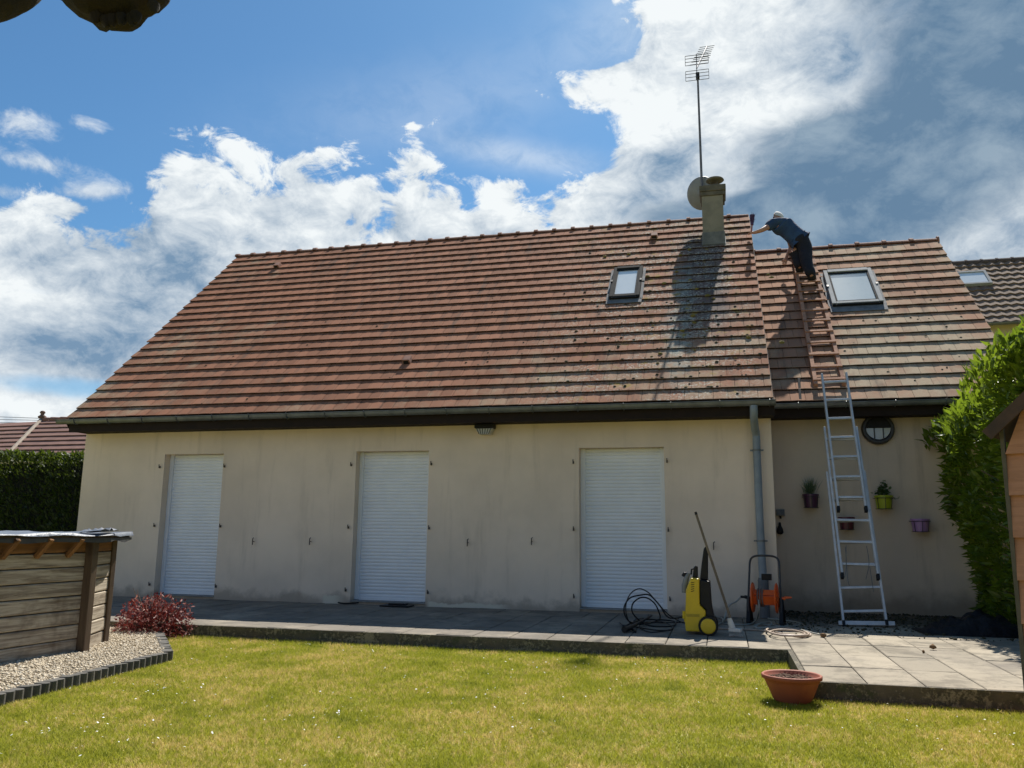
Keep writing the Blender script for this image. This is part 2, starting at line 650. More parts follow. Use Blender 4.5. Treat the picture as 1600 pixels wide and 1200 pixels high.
def build_np(name, v, f, mat, parent=None, org=None, smooth=False):
    """big meshes: v (n,3), f (m,k) all the same k"""
    base = WL.get(parent.name, Vector()) if parent is not None else Vector()
    org = Vector(org) if org is not None else base
    v = np.asarray(v, np.float32) - np.array(org, np.float32)
    k = f.shape[1]
    me = bpy.data.meshes.new(name)
    me.vertices.add(len(v))
    me.vertices.foreach_set('co', v.ravel())
    me.loops.add(f.size)
    me.loops.foreach_set('vertex_index', f.ravel().astype(np.int32))
    me.polygons.add(len(f))
    me.polygons.foreach_set('loop_start', np.arange(0, f.size, k, dtype=np.int32))
    me.update(calc_edges=True)
    o = link(name, me, mat, parent, smooth=smooth)
    o.location = org - base
    WL[o.name] = org
    return o


def thing(name, label, cat, loc=(0, 0, 0), group=None):
    o = bpy.data.objects.new(name, None)
    o.empty_display_size = 0.1
    COL.objects.link(o)
    o.location = loc
    o['label'] = label
    o['category'] = cat
    if group:
        o['group'] = group
    WL[o.name] = Vector(loc)
    return o


def tag(o, label=None, cat=None, group=None, kind=None):
    if label: o['label'] = label
    if cat: o['category'] = cat
    if group: o['group'] = group
    if kind: o['kind'] = kind
    return o


def inst(src, parent, loc, rot=None, name=None, scale=None):
    """another object on the same mesh, as a child of parent (world loc)"""
    o = src.copy()
    COL.objects.link(o)
    o.parent = parent
    o.location = Vector(loc) - (WL.get(parent.name, Vector()) if parent else Vector())
    if rot is not None:
        o.rotation_euler = rot
    if scale is not None:
        o.scale = scale
    WL[o.name] = Vector(loc)
    return o


def smooth_path(pts, sub=6, closed=False):
    pts = [Vector(p) for p in pts]
    n = len(pts)
    out = []
    rng_ = range(n) if closed else range(n - 1)
    for i in rng_:
        p1, p2 = pts[i], pts[(i + 1) % n]
        p0 = pts[(i - 1) % n] if closed or i > 0 else p1
        p3 = pts[(i + 2) % n] if closed or i + 2 < n else p2
        for k in range(sub):
            t = k / sub
            out.append(0.5 * ((2 * p1) + (p2 - p0) * t + (2 * p0 - 5 * p1 + 4 * p2 - p3) * t * t + (3 * p1 - p0 - 3 * p2 + p3) * t ** 3))
    out.append(pts[0] if closed else pts[-1])
    return out


# ------------------------------------------------------------------ material library
m_plaster = mat_plaster('plaster', (0.80, 0.66, 0.525), (0.45, 0.365, 0.28), [(-2.72, -1.45, 0.055), (-4.35, -3.93, 0.10)])
m_plaster_annex = mat_plaster('plaster_annex', (0.66, 0.545, 0.43), (0.27, 0.215, 0.16), [], 0.42)  # darker base than the house plaster, with deeper shade put into its colour
m_butt = M('tile_edge_shade', (0.052, 0.029, 0.021), (0.035, 0.022, 0.017), 30, 0.95, bmp=0.3, spec=0.1)  # front edges of the tiles coloured dark to deepen the shade under each course
m_white = M('white_shutter', (0.80, 0.81, 0.83), (0.74, 0.755, 0.78), 3.0, 0.45, bmp=0.02)
m_zinc = M('zinc', (0.17, 0.18, 0.185), (0.11, 0.12, 0.125), 7, 0.48, metal=0.35, bmp=0.05)
m_pipe = M('grey_pipe', (0.235, 0.275, 0.31), (0.18, 0.215, 0.25), 6, 0.45, bmp=0.03)
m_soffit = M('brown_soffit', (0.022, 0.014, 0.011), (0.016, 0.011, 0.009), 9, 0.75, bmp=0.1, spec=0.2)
m_sill = M('concrete_sill', (0.30, 0.29, 0.27), (0.20, 0.20, 0.19), 9, 0.9, bmp=0.3)
m_deck = M('roof_underlay', (0.05, 0.035, 0.03), None, 6, 0.9)
m_ridge = M('ridge_tile', (0.33, 0.155, 0.105), (0.21, 0.115, 0.085), 5, 0.85, bmp=0.3, obj_rand=0.4)
m_black = M('black_plastic', (0.009, 0.009, 0.010), (0.015, 0.015, 0.016), 12, 0.5, spec=0.25)
m_blackmet = M('black_metal', (0.022, 0.022, 0.024), (0.04, 0.036, 0.032), 14, 0.38, bmp=0.05)
m_frame = M('roof_window_frame', (0.030, 0.032, 0.034), (0.02, 0.022, 0.024), 9, 0.8, spec=0.06)
m_frame_pale = M('pale_alu_frame', (0.34, 0.355, 0.36), (0.26, 0.275, 0.28), 9, 0.75, spec=0.12)
m_lead = M('lead_flashing', (0.19, 0.20, 0.21), (0.12, 0.13, 0.14), 8, 0.75, spec=0.15, bmp=0.2, bscale=12, bdist=0.02)
m_alu = M('aluminium', (0.62, 0.62, 0.61), (0.50, 0.50, 0.49), 9, 0.42, metal=0.25, bmp=0.04)
m_oldwood = mat_wood('ladder_wood', (0.50, 0.265, 0.165), (0.36, 0.185, 0.115), (0.17, 0.085, 0.055), 'y', 1.0, False)
m_concrete = M('chimney_render', (0.27, 0.25, 0.205), (0.19, 0.18, 0.15), 4, 0.92, bmp=0.4, bscale=45)
m_concrete_d = M('chimney_cap', (0.16, 0.145, 0.12), (0.09, 0.085, 0.07), 6, 0.92, bmp=0.5, bscale=35)
m_dish = M('dish', (0.25, 0.265, 0.275), (0.20, 0.21, 0.22), 5, 0.5, bmp=0.05)
m_steel = M('galvanised_mast', (0.20, 0.19, 0.19), (0.13, 0.115, 0.105), 9, 0.45, metal=0.6)
m_elem = M('antenna_rod', (0.09, 0.09, 0.10), (0.06, 0.06, 0.07), 9, 0.4, metal=0.6)
m_hinge = M('rusty_iron', (0.10, 0.08, 0.065), (0.06, 0.05, 0.042), 18, 0.7)
m_moss = M('moss', (0.055, 0.052, 0.022), (0.032, 0.030, 0.016), 20, 0.95, bmp=0.6, bscale=60)
m_moss_y = M('yellow_moss', (0.21, 0.15, 0.03), (0.13, 0.11, 0.03), 20, 0.95, bmp=0.6, bscale=60)


def mat_glass(name, tint, rough=0.06):
    m, t, b = new_mat(name)
    p = pos(t)
    d = t.noise(p, 9, 6, 0.7)
    t.link(t.mix(d.ss(0.5, 0.8) * 0.5, tint, tuple(k * 0.8 for k in tint)), b.inputs['Base Color'])
    b.inputs['Roughness'].default_value = rough
    b.inputs['Specular IOR Level'].default_value = 0.9
    b.inputs['Coat Weight'].default_value = 1.0
    b.inputs['Coat Roughness'].default_value = 0.04
    return m


m_glass_blind = mat_glass('glass_with_white_blind', (0.74, 0.77, 0.76))
m_glass_sky = mat_glass('roof_window_glass', (0.50, 0.57, 0.60))  # pale base colour carries the reflected sky and a little dirt
m_glass_dark = mat_glass('lamp_glass', (0.50, 0.52, 0.54), 0.2)

# ------------------------------------------------------------------ ground and terrace
LAWN_Z = -0.14
m_soil = None


def mat_lawn(name, blade):
    m, t, b = new_mat(name)
    p = pos(t)
    big = t.noise(p, 0.55, 5, 0.6, 0.3)
    mid = t.noise(p, 2.2, 5, 0.65, 0.3, off=(3, 7, 1))
    fine = t.noise(p, 38, 4, 0.7)
    q = t.new('ShaderNodeVectorMath')
    q.operation = 'SNAP'
    t.link(p, q.inputs[0])
    q.inputs[1].default_value = (0.021, 0.021, 10.0)
    rnd = t.white(q.outputs[0])
    k = 1.0 if blade else 0.62
    g1, g2, st, dk = [(tuple(c * k for c in cc)) for cc in
                      ((0.44, 0.43, 0.050), (0.29, 0.32, 0.030), (0.68, 0.54, 0.21), (0.11, 0.15, 0.015))]
    c = t.mix(rnd, g1, g2)
    dry = (big - 0.5) * 1.8 + (mid - 0.5) * 3.0 + (rnd - 0.5) * 1.2
    c = t.mix(dry.ss(-0.02, 0.60) * 0.9, c, st)
    c = t.mix(((mid - 0.5) * -2.2 + (fine - 0.5)).ss(0.18, 0.6) * 0.8, c, dk)
    if not blade:
        c = t.mix(fine.ss(0.5, 0.75) * 0.5, c, (0.07, 0.055, 0.025))
    t.link(c, b.inputs['Base Color'])
    b.inputs['Roughness'].default_value = 0.75
    b.inputs['Specular IOR Level'].default_value = 0.25
    if blade:
        tr = t.new('ShaderNodeBsdfTranslucent')
        t.link(c, tr.inputs['Color'])
        mx = t.new('ShaderNodeMixShader')
        mx.inputs[0].default_value = 0.42
        t.link(b.outputs[0], mx.inputs[1])
        t.link(tr.outputs[0], mx.inputs[2])
        t.link(mx.outputs[0], m.node_tree.nodes['Material Output'].inputs['Surface'])
    else:
        bump(t, b, fine, 0.6, 0.02)
    return m


m_lawn = mat_lawn('lawn_ground', False)
m_blade = mat_lawn('grass_blade', True)

g = MB()
g.add([(-900, -900, LAWN_Z), (900, -900, LAWN_Z), (900, 1500, LAWN_Z), (-900, 1500, LAWN_Z)], [(0, 1, 2, 3)])
tag(build('lawn', g, m_lawn), 'short yellowish green mown lawn around the house', None, None, 'structure')

TY, TX0, TX1, TRY, TRX = -2.95, -8.95, 1.985, -4.63, 5.2


def mat_slab(name, c1, c2, dirt):
    m, t, b = new_mat(name)
    p = pos(t)
    oi = t.new('ShaderNodeObjectInfo')
    rnd = X(t.nt, oi.outputs['Random'])
    x, y, z = t.xyz(p)
    big = t.noise(p, 1.1, 6, 0.65, 0.5)
    mid = t.noise(p, 6, 6, 0.7)
    fine = t.noise(p, 70, 4, 0.7)
    c = t.mix(rnd * 0.7 + mid * 0.3, c1, c2)
    # uneven grime; dark tone stronger to the left, weaker towards the open end
    wash = big * 1.7 - 0.44 + x.ss(1.9, 1.0, 0.0, 0.42) + (mid - 0.5) * 0.6
    c = t.mix(wash.ss(0.35, 0.95) * 0.85, c, dirt)
    c = t.mix(fine.ss(0.55, 0.75) * 0.5, c, tuple(q * 0.5 for q in c2))
    c = t.mix(t.noise(p, 13, 5, 0.75, off=(2, 2, 2)).ss(0.62, 0.7) * 0.35, c, (0.10, 0.095, 0.075))
    blot = t.noise(p, 2.3, 6, 0.7, 0.4, off=(8, 1, 5))
    c = t.mix(blot.ss(0.48, 0.62) * 0.55, c, tuple(q * 0.42 for q in c2))
    c = t.mix(t.noise(p, 4.5, 6, 0.75, off=(1, 8, 5)).ss(0.52, 0.60) * 0.30, c, (0.10, 0.095, 0.075))
    # moss dust brushed off the annex roof lies along the foot of its wall
    dust = (y + (mid - 0.5) * 1.2 + (blot - 0.5) * 1.0).ss(-1.05, -0.10) * x.ss(1.95, 2.25)
    c = t.mix(dust * 0.7, c, (0.035, 0.030, 0.022))
    t.link(c, b.inputs['Base Color'])
    b.inputs['Roughness'].default_value = 0.9
    b.inputs['Specular IOR Level'].default_value = 0.25
    bump(t, b, fine + mid, 0.4, 0.004)
    return m


m_slab = mat_slab('paving_slab', (0.40, 0.345, 0.26), (0.27, 0.235, 0.18), (0.165, 0.145, 0.122))
m_joint = M('paving_joint', (0.07, 0.065, 0.05), (0.045, 0.05, 0.03), 12, 0.95, bmp=0.4)


def mat_kerb():
    m, t, b = new_mat('kerb_concrete')
    p = pos(t)
    n = t.noise(p, 3.0, 6, 0.7, 0.4)
    f = t.noise(p, 30, 5, 0.75)
    c = t.mix(n.ss(0.35, 0.65), (0.13, 0.11, 0.08), (0.045, 0.045, 0.034))
    c = t.mix((n * 0.6 + f * 0.6).ss(0.60, 0.70) * 0.8, c, (0.30, 0.26, 0.18))
    c = t.mix(t.noise(p, 5, 5, 0.7, off=(1, 6, 3)).ss(0.56, 0.68) * 0.7, c, (0.05, 0.065, 0.025))
    t.link(c, b.inputs['Base Color'])
    b.inputs['Roughness'].default_value = 0.95
    bump(t, b, f + n, 0.7, 0.01)
    return m


m_kerb = mat_kerb()
bed = MB()
bed.box(TX0, TX1, TY + 0.012, 0.30, -0.30, -0.028)
bed.box(TX1, TRX, TRY + 0.012, 1.25, -0.30, -0.028)
terrace = tag(build('terrace', bed, m_joint), 'raised slab terrace along the foot of the house', None, None, 'structure')
k = MB()
k.box(TX0, TX1 - 0.047, TY - 0.05, TY - 0.028, -0.30, -0.005)
build('kerb_face', k, m_kerb, terrace)
k = MB()
k.box(TX1 - 0.045, TX1 - 0.002, TRY - 0.05, TY - 0.028, -0.30, -0.005)
build('kerb_face', k, m_kerb, terrace)
k = MB()
k.box(TX1 + 0.0, TRX, TRY - 0.05, TRY - 0.028, -0.30, -0.005)
build('kerb_face', k, m_kerb, terrace)


def slab_at(x0, x1, y0, y1):
    gp = 0.004
    zz = random.uniform(-0.003, 0.002)
    mb = MB()
    c = 0.006
    x0 += gp; x1 -= gp; y0 += gp; y1 -= gp
    t_ = [random.uniform(-0.0025, 0.0025) for _ in range(4)]
    vs = [(x0, y0, -0.042), (x1, y0, -0.042), (x1, y1, -0.042), (x0, y1, -0.042),
          (x0, y0, -c), (x1, y0, -c), (x1, y1, -c), (x0, y1, -c),
          (x0 + c, y0 + c, zz + t_[0]), (x1 - c, y0 + c, zz + t_[1]), (x1 - c, y1 - c, zz + t_[2]), (x0 + c, y1 - c, zz + t_[3])]
    fs = [(0, 3, 2, 1), (0, 1, 5, 4), (1, 2, 6, 5), (2, 3, 7, 6), (3, 0, 4, 7), (4, 5, 9, 8), (5, 6, 10, 9), (6, 7, 11, 10), (7, 4, 8, 11), (8, 9, 10, 11)]
    mb.add(vs, fs)
    build('paving_slab', mb, m_slab, terrace, loc=(x0, y0, 0), recalc=False)


SX, SY = 0.39, 0.737
x = TX1
xs = [TX1 - SX * i for i in range(0, 29)]
for i in range(28):
    for j in range(4):
        y0 = TY - 0.03 + SY * j if j else TY - 0.03
        y1 = TY - 0.03 + SY * (j + 1)
        slab_at(xs[i + 1], xs[i], y0, min(y1, -0.004))
for i in range(8):
    for j in range(8):
        y0 = TRY - 0.03 + SY * j
        slab_at(TX1 + SX * i, TX1 + SX * (i + 1), y0, min(y0 + SY, 0.99))

# ------------------------------------------------------------------ the house
house = thing('house', 'long cream rendered house with red brown tiled roof, chimney and three white shutters', 'house', (-3.3, 0, 0))
HX0, HX1, HD, WT = -8.72, 2.06, 7.68, 2.62
OPEN = [(-7.1885, -6.128), (-3.884, -2.731), (-0.5185, 0.651)]
ZT = 2.21
w = MB()
xx = HX0
for a, b_ in OPEN:
    w.box(xx, a, 0, 0.30, -0.30, WT)
    w.box(a, b_, 0, 0.30, ZT, WT)
    w.box(a, b_, 0.02, 0.30, -0.30, 0.03)
    xx = b_
w.box(xx, HX1, 0, 0.30, -0.30, WT)
w.box(HX0, HX0 + 0.25, 0.30, HD, -0.30, WT)
w.box(HX1 - 0.25, HX1, 0.30, HD, -0.30, WT)
w.box(HX0 + 0.25, HX1 - 0.25, HD - 0.25, HD, -0.30, WT)
for gx in (HX0, HX1 - 0.2):
    w.prism([(0.0, WT), (HD, WT), (3.84, 6.66)], lambda u, v, d: (d, u, v), gx, gx + 0.2)
build('wall', w, m_plaster, house, recalc=False)

# roof frame of reference
E0 = Vector((0, -0.395, 2.751))
SV = Vector((0, CA, SA))
NV = Vector((0, -SA, CA))
RL = 6.20


def rp(x, s, h=0.0, e=E0):
    return Vector((x, e.y, e.z)) + SV * s + NV * h


roof_mb = MB()
RX0, RX1 = -8.72, 2.085
a = [rp(RX0, -0.02, -0.012), rp(RX1, -0.02, -0.012), rp(RX1, RL, -0.012), rp(RX0, RL, -0.012)]
b_ = [p - NV * 0.10 for p in a]
roof_mb.add(a + b_, [(0, 1, 2, 3), (7, 6, 5, 4), (0, 4, 5, 1), (1, 5, 6, 2), (2, 6, 7, 3), (3, 7, 4, 0)])
yr = rp(0, RL).y
zr = rp(0, RL).z
back = [(RX0, yr, zr), (RX1, yr, zr), (RX1, HD + 0.4, 2.75), (RX0, HD + 0.4, 2.75)]
roof_mb.add(back + [(x_, y_, z_ - 0.12) for x_, y_, z_ in back], [(3, 2, 1, 0), (4, 5, 6, 7), (2, 3, 7, 6), (1, 2, 6, 5), (3, 0, 4, 7)])
roof = build('roof', roof_mb, m_deck, house)


def bias_main(x, s, t):
    return x.ss(-2.5, 1.5) * 0.42 + s.ss(4.5, 0.0) * 0.42 - 0.32 + x.ss(-5.0, -8.5) * 0.30


def bias_annex(x, s, t):
    return s.ss(4.2, 0.3) * 0.35 + x.ss(2.6, 3.4) * 0.30 - 0.02


EA = Vector((0, 0.62, 2.85))
m_tile = mat_tile('roof_tile', E0, 0.1868, 0.2696, (0.355, 0.160, 0.095), (0.38, 0.285, 0.19), True, bias_main)
m_tile_annex = mat_tile('roof_tile_annex', EA, 0.198, 0.293, (0.42, 0.225, 0.14), (0.43, 0.345, 0.235), False, bias_annex)


def tile_geo(w, g, th, v, half=0, xr=None):
    """one flat interlocking tile, slightly warped; x across, y up the slope, z out"""
    r = random.Random(v * 7 + half)
    dl = th / g
    L = g + 0.04
    hw = w / 2 - 0.0022
    x0, x1 = -hw, hw
    if half == 1: x1 = -0.002
    if xr: x0, x1 = xr
    xm = (x0 + x1) / 2
    j = [r.uniform(-0.0022, 0.0022) for _ in range(6)]
    cam_ = 0.0016
    top = lambda y: th + (L - y) * dl
    vs = []
    for i, xq in enumerate((x0, xm, x1)):
        yo = r.uniform(-0.003, 0.003)
        vs += [(xq, yo + 0.006, top(0) - th + 0.007 + j[i]), (xq, yo - 0.001, top(0) - 0.004 + j[i]), (xq, yo + 0.005, top(0) + j[i] + (cam_ if i == 1 else 0)),
               (xq, L, top(L) + (cam_ if i == 1 else 0)), (xq, L, top(L) - th)]
    fs = []
    for i in (0, 5):
        fs += [(i, i + 5, i + 6, i + 1), (i + 1, i + 6, i + 7, i + 2), (i + 2, i + 7, i + 8, i + 3), (i + 3, i + 8, i + 9, i + 4)]
    fs += [(0, 1, 2, 3, 4), (14, 13, 12, 11, 10)]
    return vs, fs


def lay_roof(parent, e, x0, x1, ncol_w, g, length, mat, n_parts, skip, th=0.017, skew=0.0):
    variants = {}
    X0 = x0
    rotm = Matrix((Vector((1, 0, 0)), SV, NV)).transposed()
    eul = rotm.to_euler()
    todo = []
    nrow = int(length / g + 0.6)
    for r in range(nrow):
        s = -0.02 + r * g
        x0 = X0 - skew * s
        xr = x1
        k = 0
        half_first = (r % 2 == 1)
        while xr > x0 + 0.02:
            if k == 0 and half_first:
                xc, half = x1 + 0.0 , 1       # left half of a tile centred on the verge
                xr = x1 - ncol_w / 2
            else:
                xc, half = xr - ncol_w / 2, 0
                xr -= ncol_w
                if xc + ncol_w / 2 - x0 < 0.035: break
            k += 1
            ext = None
            if xc - ncol_w / 2 < x0 + 0.02 and half != 1:
                ext = (x0 - xc + random.uniform(-0.004, 0.004), ncol_w / 2 - 0.0022)
                xr = x0
            P0 = rp(xc, s, 0, e)
            todo.append(((P0 - CO).length, xc, s, half, P0, ext))
    todo.sort(key=lambda q: q[0])
    big_v, big_f, butt = [], [], []
    for i, (dist, xc, s, half, P0, ext) in enumerate(todo):
        v = random.randrange(6)
        key = (v, half)
        jit = random.gauss(0, 0.004)
        if i < n_parts and not ext:
            if key not in variants:
                vs, fs = tile_geo(ncol_w, g, th, v, half)
                me = bpy.data.meshes.new('roof_tile')
                me.from_pydata(vs, [], fs)
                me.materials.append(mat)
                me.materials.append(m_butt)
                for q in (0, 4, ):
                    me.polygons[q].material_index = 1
                variants[key] = me
            o = bpy.data.objects.new('roof_tile', variants[key])
            COL.objects.link(o)
            o.parent = parent
            o.location = P0 - WL[parent.name]
            o.rotation_euler = (eul.x + random.gauss(0, 0.003), eul.y, eul.z + jit)
        else:
            vs, fs = tile_geo(ncol_w, g, th, v, half, ext)
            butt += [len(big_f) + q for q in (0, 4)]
            off = len(big_v)
            ca, sa = math.cos(jit), math.sin(jit)
            for (a, b2, c) in vs:
                a, b2 = a * ca - b2 * sa, a * sa + b2 * ca
                big_v.append(P0 + Vector((1, 0, 0)) * a + SV * b2 + NV * c)
            big_f += [tuple(q + off for q in f) for f in fs]
    if big_v:
        mb = MB()
        mb.v, mb.f = [tuple(q) for q in big_v], big_f
        o = tag(build('roof_tiles', mb, mat, parent, recalc=False), kind='stuff')
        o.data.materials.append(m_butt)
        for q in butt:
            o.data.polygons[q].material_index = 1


lay_roof(roof, E0, -8.74, 2.08, 0.1868, 0.2696, RL, m_tile, 300, [], th=0.027, skew=0.020)

# ridge tiles
def ridge_tiles(parent, e, x0, x1, length, mat, step):
    top = rp(0, length, 0, e)
    n = int(round((x1 - x0) / step))
    st = (x1 - x0) / n
    mb = MB()
    prof = []
    seg = 8
    vs, fs = [], []
    for (xa, r) in ((0, 0.116), (0.065, 0.116), (0.075, 0.088), (st + 0.02, 0.080)):
        for k in range(seg + 1):
            a = math.pi * (0.02 + 0.96 * k / seg)
            vs.append((xa, -math.cos(a) * r * 1.05, math.sin(a) * r * 0.80))
    for i in range(3):
        for k in range(seg):
            q = i * (seg + 1) + k
            fs.append((q, q + 1, q + seg + 2, q + seg + 1))
    vs.append((0, 0, -0.02))
    fs += [(len(vs) - 1, k + 1, k) for k in range(seg)]
    me = bpy.data.meshes.new('ridge_tile')
    me.from_pydata(vs, [], fs)
    me.materials.append(mat)
    for i in range(n):
        o = bpy.data.objects.new('ridge_tile', me)
        COL.objects.link(o)
        o.parent = parent
        o.location = Vector((x0 + st * i, top.y + 0.035, top.z + 0.012 + random.uniform(-0.004, 0.004))) - WL[parent.name]
        o.rotation_euler = (0, random.gauss(0, 0.006), random.gauss(0, 0.006))


ridge_tiles(roof, E0, -8.90, 2.05, RL, m_ridge, 0.375)

# vent tiles
for vx, vs_ in ((-7.52, 5.40), (-3.32, 1.25), (0.33, 5.44)):
    mb = MB()
    o = rp(vx, vs_, 0.03)
    mb.prism([(-0.07, 0), (0.07, 0), (0.055, 0.085), (-0.055, 0.085)], lambda u, v, d: o + Vector((u, 0, 0)) + NV * v + SV * d, -0.02, 0.12)
    vt = build('vent_tile', mb, m_ridge, roof, bevel=0.008)
    mb = MB()
    mb.prism([(-0.045, 0.012), (0.045, 0.012), (0.037, 0.068), (-0.037, 0.068)], lambda u, v, d: o + Vector((u, 0, 0)) + NV * v + SV * d, -0.026, -0.01)
    build('vent_opening', mb, m_black, roof)

# moss tufts, the lumps that pick out the joints of the lower right of the roof
def moss(parent, e, n, fn, mat, name, r0, r1):
    ico_v, ico_f = [], []
    for ring, (zz, rr) in enumerate(((0.0, 1.0), (0.55, 0.8))):
        for k in range(6):
            a = 2 * math.pi * (k + 0.5 * ring) / 6
            ico_v.append((rr * math.cos(a), rr * math.sin(a), zz))
    ico_v.append((0, 0, 0.9))
    for k in range(6):
        k2 = (k + 1) % 6
        ico_f += [(k, k2, 6 + k), (k2, 6 + k2, 6 + k), (6 + k, 6 + k2, 12)]
    mb = MB()
    for _ in range(n):
        x_, s_, big = fn()
        r = random.uniform(r0, r1) * big
        o = rp(x_, s_, 0.050, e)
        mb.add([o + Vector((1, 0, 0)) * (a * r * random.uniform(0.7, 1.3)) + SV * (b2 * r * random.uniform(0.5, 1.0)) + NV * (c * r * 0.75) for a, b2, c in ico_v], ico_f)
    tag(build(name, mb, mat, parent, smooth=True, recalc=False), kind='stuff')


def moss_main():
    while True:
        x_ = random.uniform(-8.3, 2.05)
        s_ = random.uniform(0.1, 4.8)
        w_ = math.exp(-((x_ - 0.9) / 1.9) ** 2) * (1.0 if s_ < 3.3 else 0.45) + 0.10 * (s_ < 3.0)
        if random.random() < w_:
            s_ = round(s_ / 0.2696) * 0.2696 + random.choice((0.015, 0.02, 0.03, 0.12)) - 0.02
            return x_, s_, 1.0 if x_ > -1 else 0.7


moss(roof, E0, 300, moss_main, m_moss, 'moss_tufts', 0.011, 0.030)
moss(roof, E0, 26, lambda: (random.gauss(0.9, 0.75), random.uniform(0.6, 5.0), 1.0), m_moss_y, 'yellow_moss', 0.018, 0.045)
def m2(): return (random.uniform(3.1, 5.2), round(random.uniform(0.2, 3.6) / 0.293) * 0.293 + random.uniform(0.0, 0.16), 0.8)

# soffit and fascia
f = MB()
f.box(RX0 + 0.02, HX1 + 0.03, -0.385, 0.0, 2.565, 2.585)
f.box(RX0 + 0.02, HX1 + 0.03, -0.405, -0.387, 2.55, 2.735)
build('soffit', f, m_soffit, house)
for xs_ in (HX0 - 0.08, HX1 + 0.012):
    f = MB()
    f.add([rp(xs_, -0.02, -0.03), rp(xs_ + 0.02, -0.02, -0.03), rp(xs_ + 0.02, RL, -0.03), rp(xs_, RL, -0.03),
           rp(xs_, -0.02, -0.17), rp(xs_ + 0.02, -0.02, -0.17), rp(xs_ + 0.02, RL, -0.17), rp(xs_, RL, -0.17)],
          [(0, 1, 2, 3), (7, 6, 5, 4), (0, 4, 5, 1), (1, 5, 6, 2), (2, 6, 7, 3), (3, 7, 4, 0)])
    build('verge_board', f, m_soffit, house)


def gutter(parent, x0, x1, yc, zt, r, label=None):
    n = 10
    vs, fs = [], []
    prof = [(-r - 0.012, 0.004), (-r - 0.012, 0.014), (-r, 0.014)]
    prof += [(-r * math.cos(math.pi * k / n), -r * math.sin(math.pi * k / n)) for k in range(n + 1)]
    prof += [(r, 0.03)]
    inner = [(r - 0.003, 0.03)] + [((r - 0.003) * math.cos(math.pi * k / n), -(r - 0.003) * math.sin(math.pi * k / n)) for k in range(n + 1)]
    ring = prof + inner
    mb = MB()
    m_ = len(ring)
    vs = [(x0, yc + a, zt + c) for a, c in ring] + [(x1, yc + a, zt + c) for a, c in ring]
    fs = [(i, (i + 1) % m_, (i + 1) % m_ + m_, i + m_) for i in range(m_)]
    mb.add(vs, fs)
    for xe in (x0 + 0.001, x1 - 0.001):
        cap = [(xe, yc + a, zt + c) for a, c in [(r, 0.0)] + [(-r * math.cos(math.pi * k / n), -r * math.sin(math.pi * k / n)) for k in range(n + 1)]]
        mb.add(cap, [tuple(range(len(cap)))])
    o = build('gutter', mb, m_zinc, parent)
    k = x0 + 0.35
    src = None
    while k < x1:
        if src is None:
            b2 = MB()
            arc = [(k, yc - (r + 0.004) * math.cos(math.pi * q / 8), zt - (r + 0.004) * math.sin(math.pi * q / 8)) for q in range(9)]
            arc = [(k, yc - r - 0.014, zt + 0.017)] + arc
            for p0, p1 in zip(arc[:-1], arc[1:]):
                b2.bar(p0, p1, 0.022, 0.004, (1, 0, 0))
            src = build('gutter_bracket', b2, m_zinc, parent, loc=(k, yc, zt))
        else:
            inst(src, parent, (k, yc, zt))
        k += 0.62
    return o


gutter(house, -8.86, 2.10, -0.470, 2.725, 0.058)

# downpipe on the wall near the right corner
dp = MB()
px_ = 1.862
path = smooth_path([(px_ - 0.03, -0.47, 2.67), (px_ - 0.03, -0.47, 2.60), (px_ - 0.03, -0.40, 2.52), (px_ - 0.015, -0.20, 2.42), (px_, -0.10, 2.34), (px_, -0.095, 2.2), (px_ + 0.0, -0.095, 1.2), (px_ + 0.01, -0.095, 0.47)], 5)
dp.tube(path, 0.050, 16)
pipe = build('downpipe', dp, m_pipe, house, smooth=True)
mb = MB()
mb.cyl((px_ + 0.01, -0.095, 0.46), (px_ + 0.01, -0.095, 0.005), 0.066, 0.066, 16)
mb.cyl((px_ + 0.01, -0.095, 0.50), (px_ + 0.01, -0.095, 0.46), 0.058, 0.07, 16)
build('downpipe_boot', mb, M('cast_iron', (0.12, 0.13, 0.14), (0.09, 0.10, 0.11), 8, 0.55), house, smooth=False)
for zz in (2.12, 0.95):
    mb = MB()
    mb.cyl((px_, -0.095, zz), (px_, -0.095, zz + 0.028), 0.056, 0.056, 16)
    mb.box(px_ - 0.085, px_ - 0.05, -0.105, -0.08, zz + 0.004, zz + 0.024)
    mb.box(px_ + 0.05, px_ + 0.085, -0.105, -0.08, zz + 0.004, zz + 0.024)
    mb.box(px_ - 0.008, px_ + 0.008, -0.05, 0.0, zz + 0.006, zz + 0.022)
    build('pipe_bracket', mb, m_zinc, house)

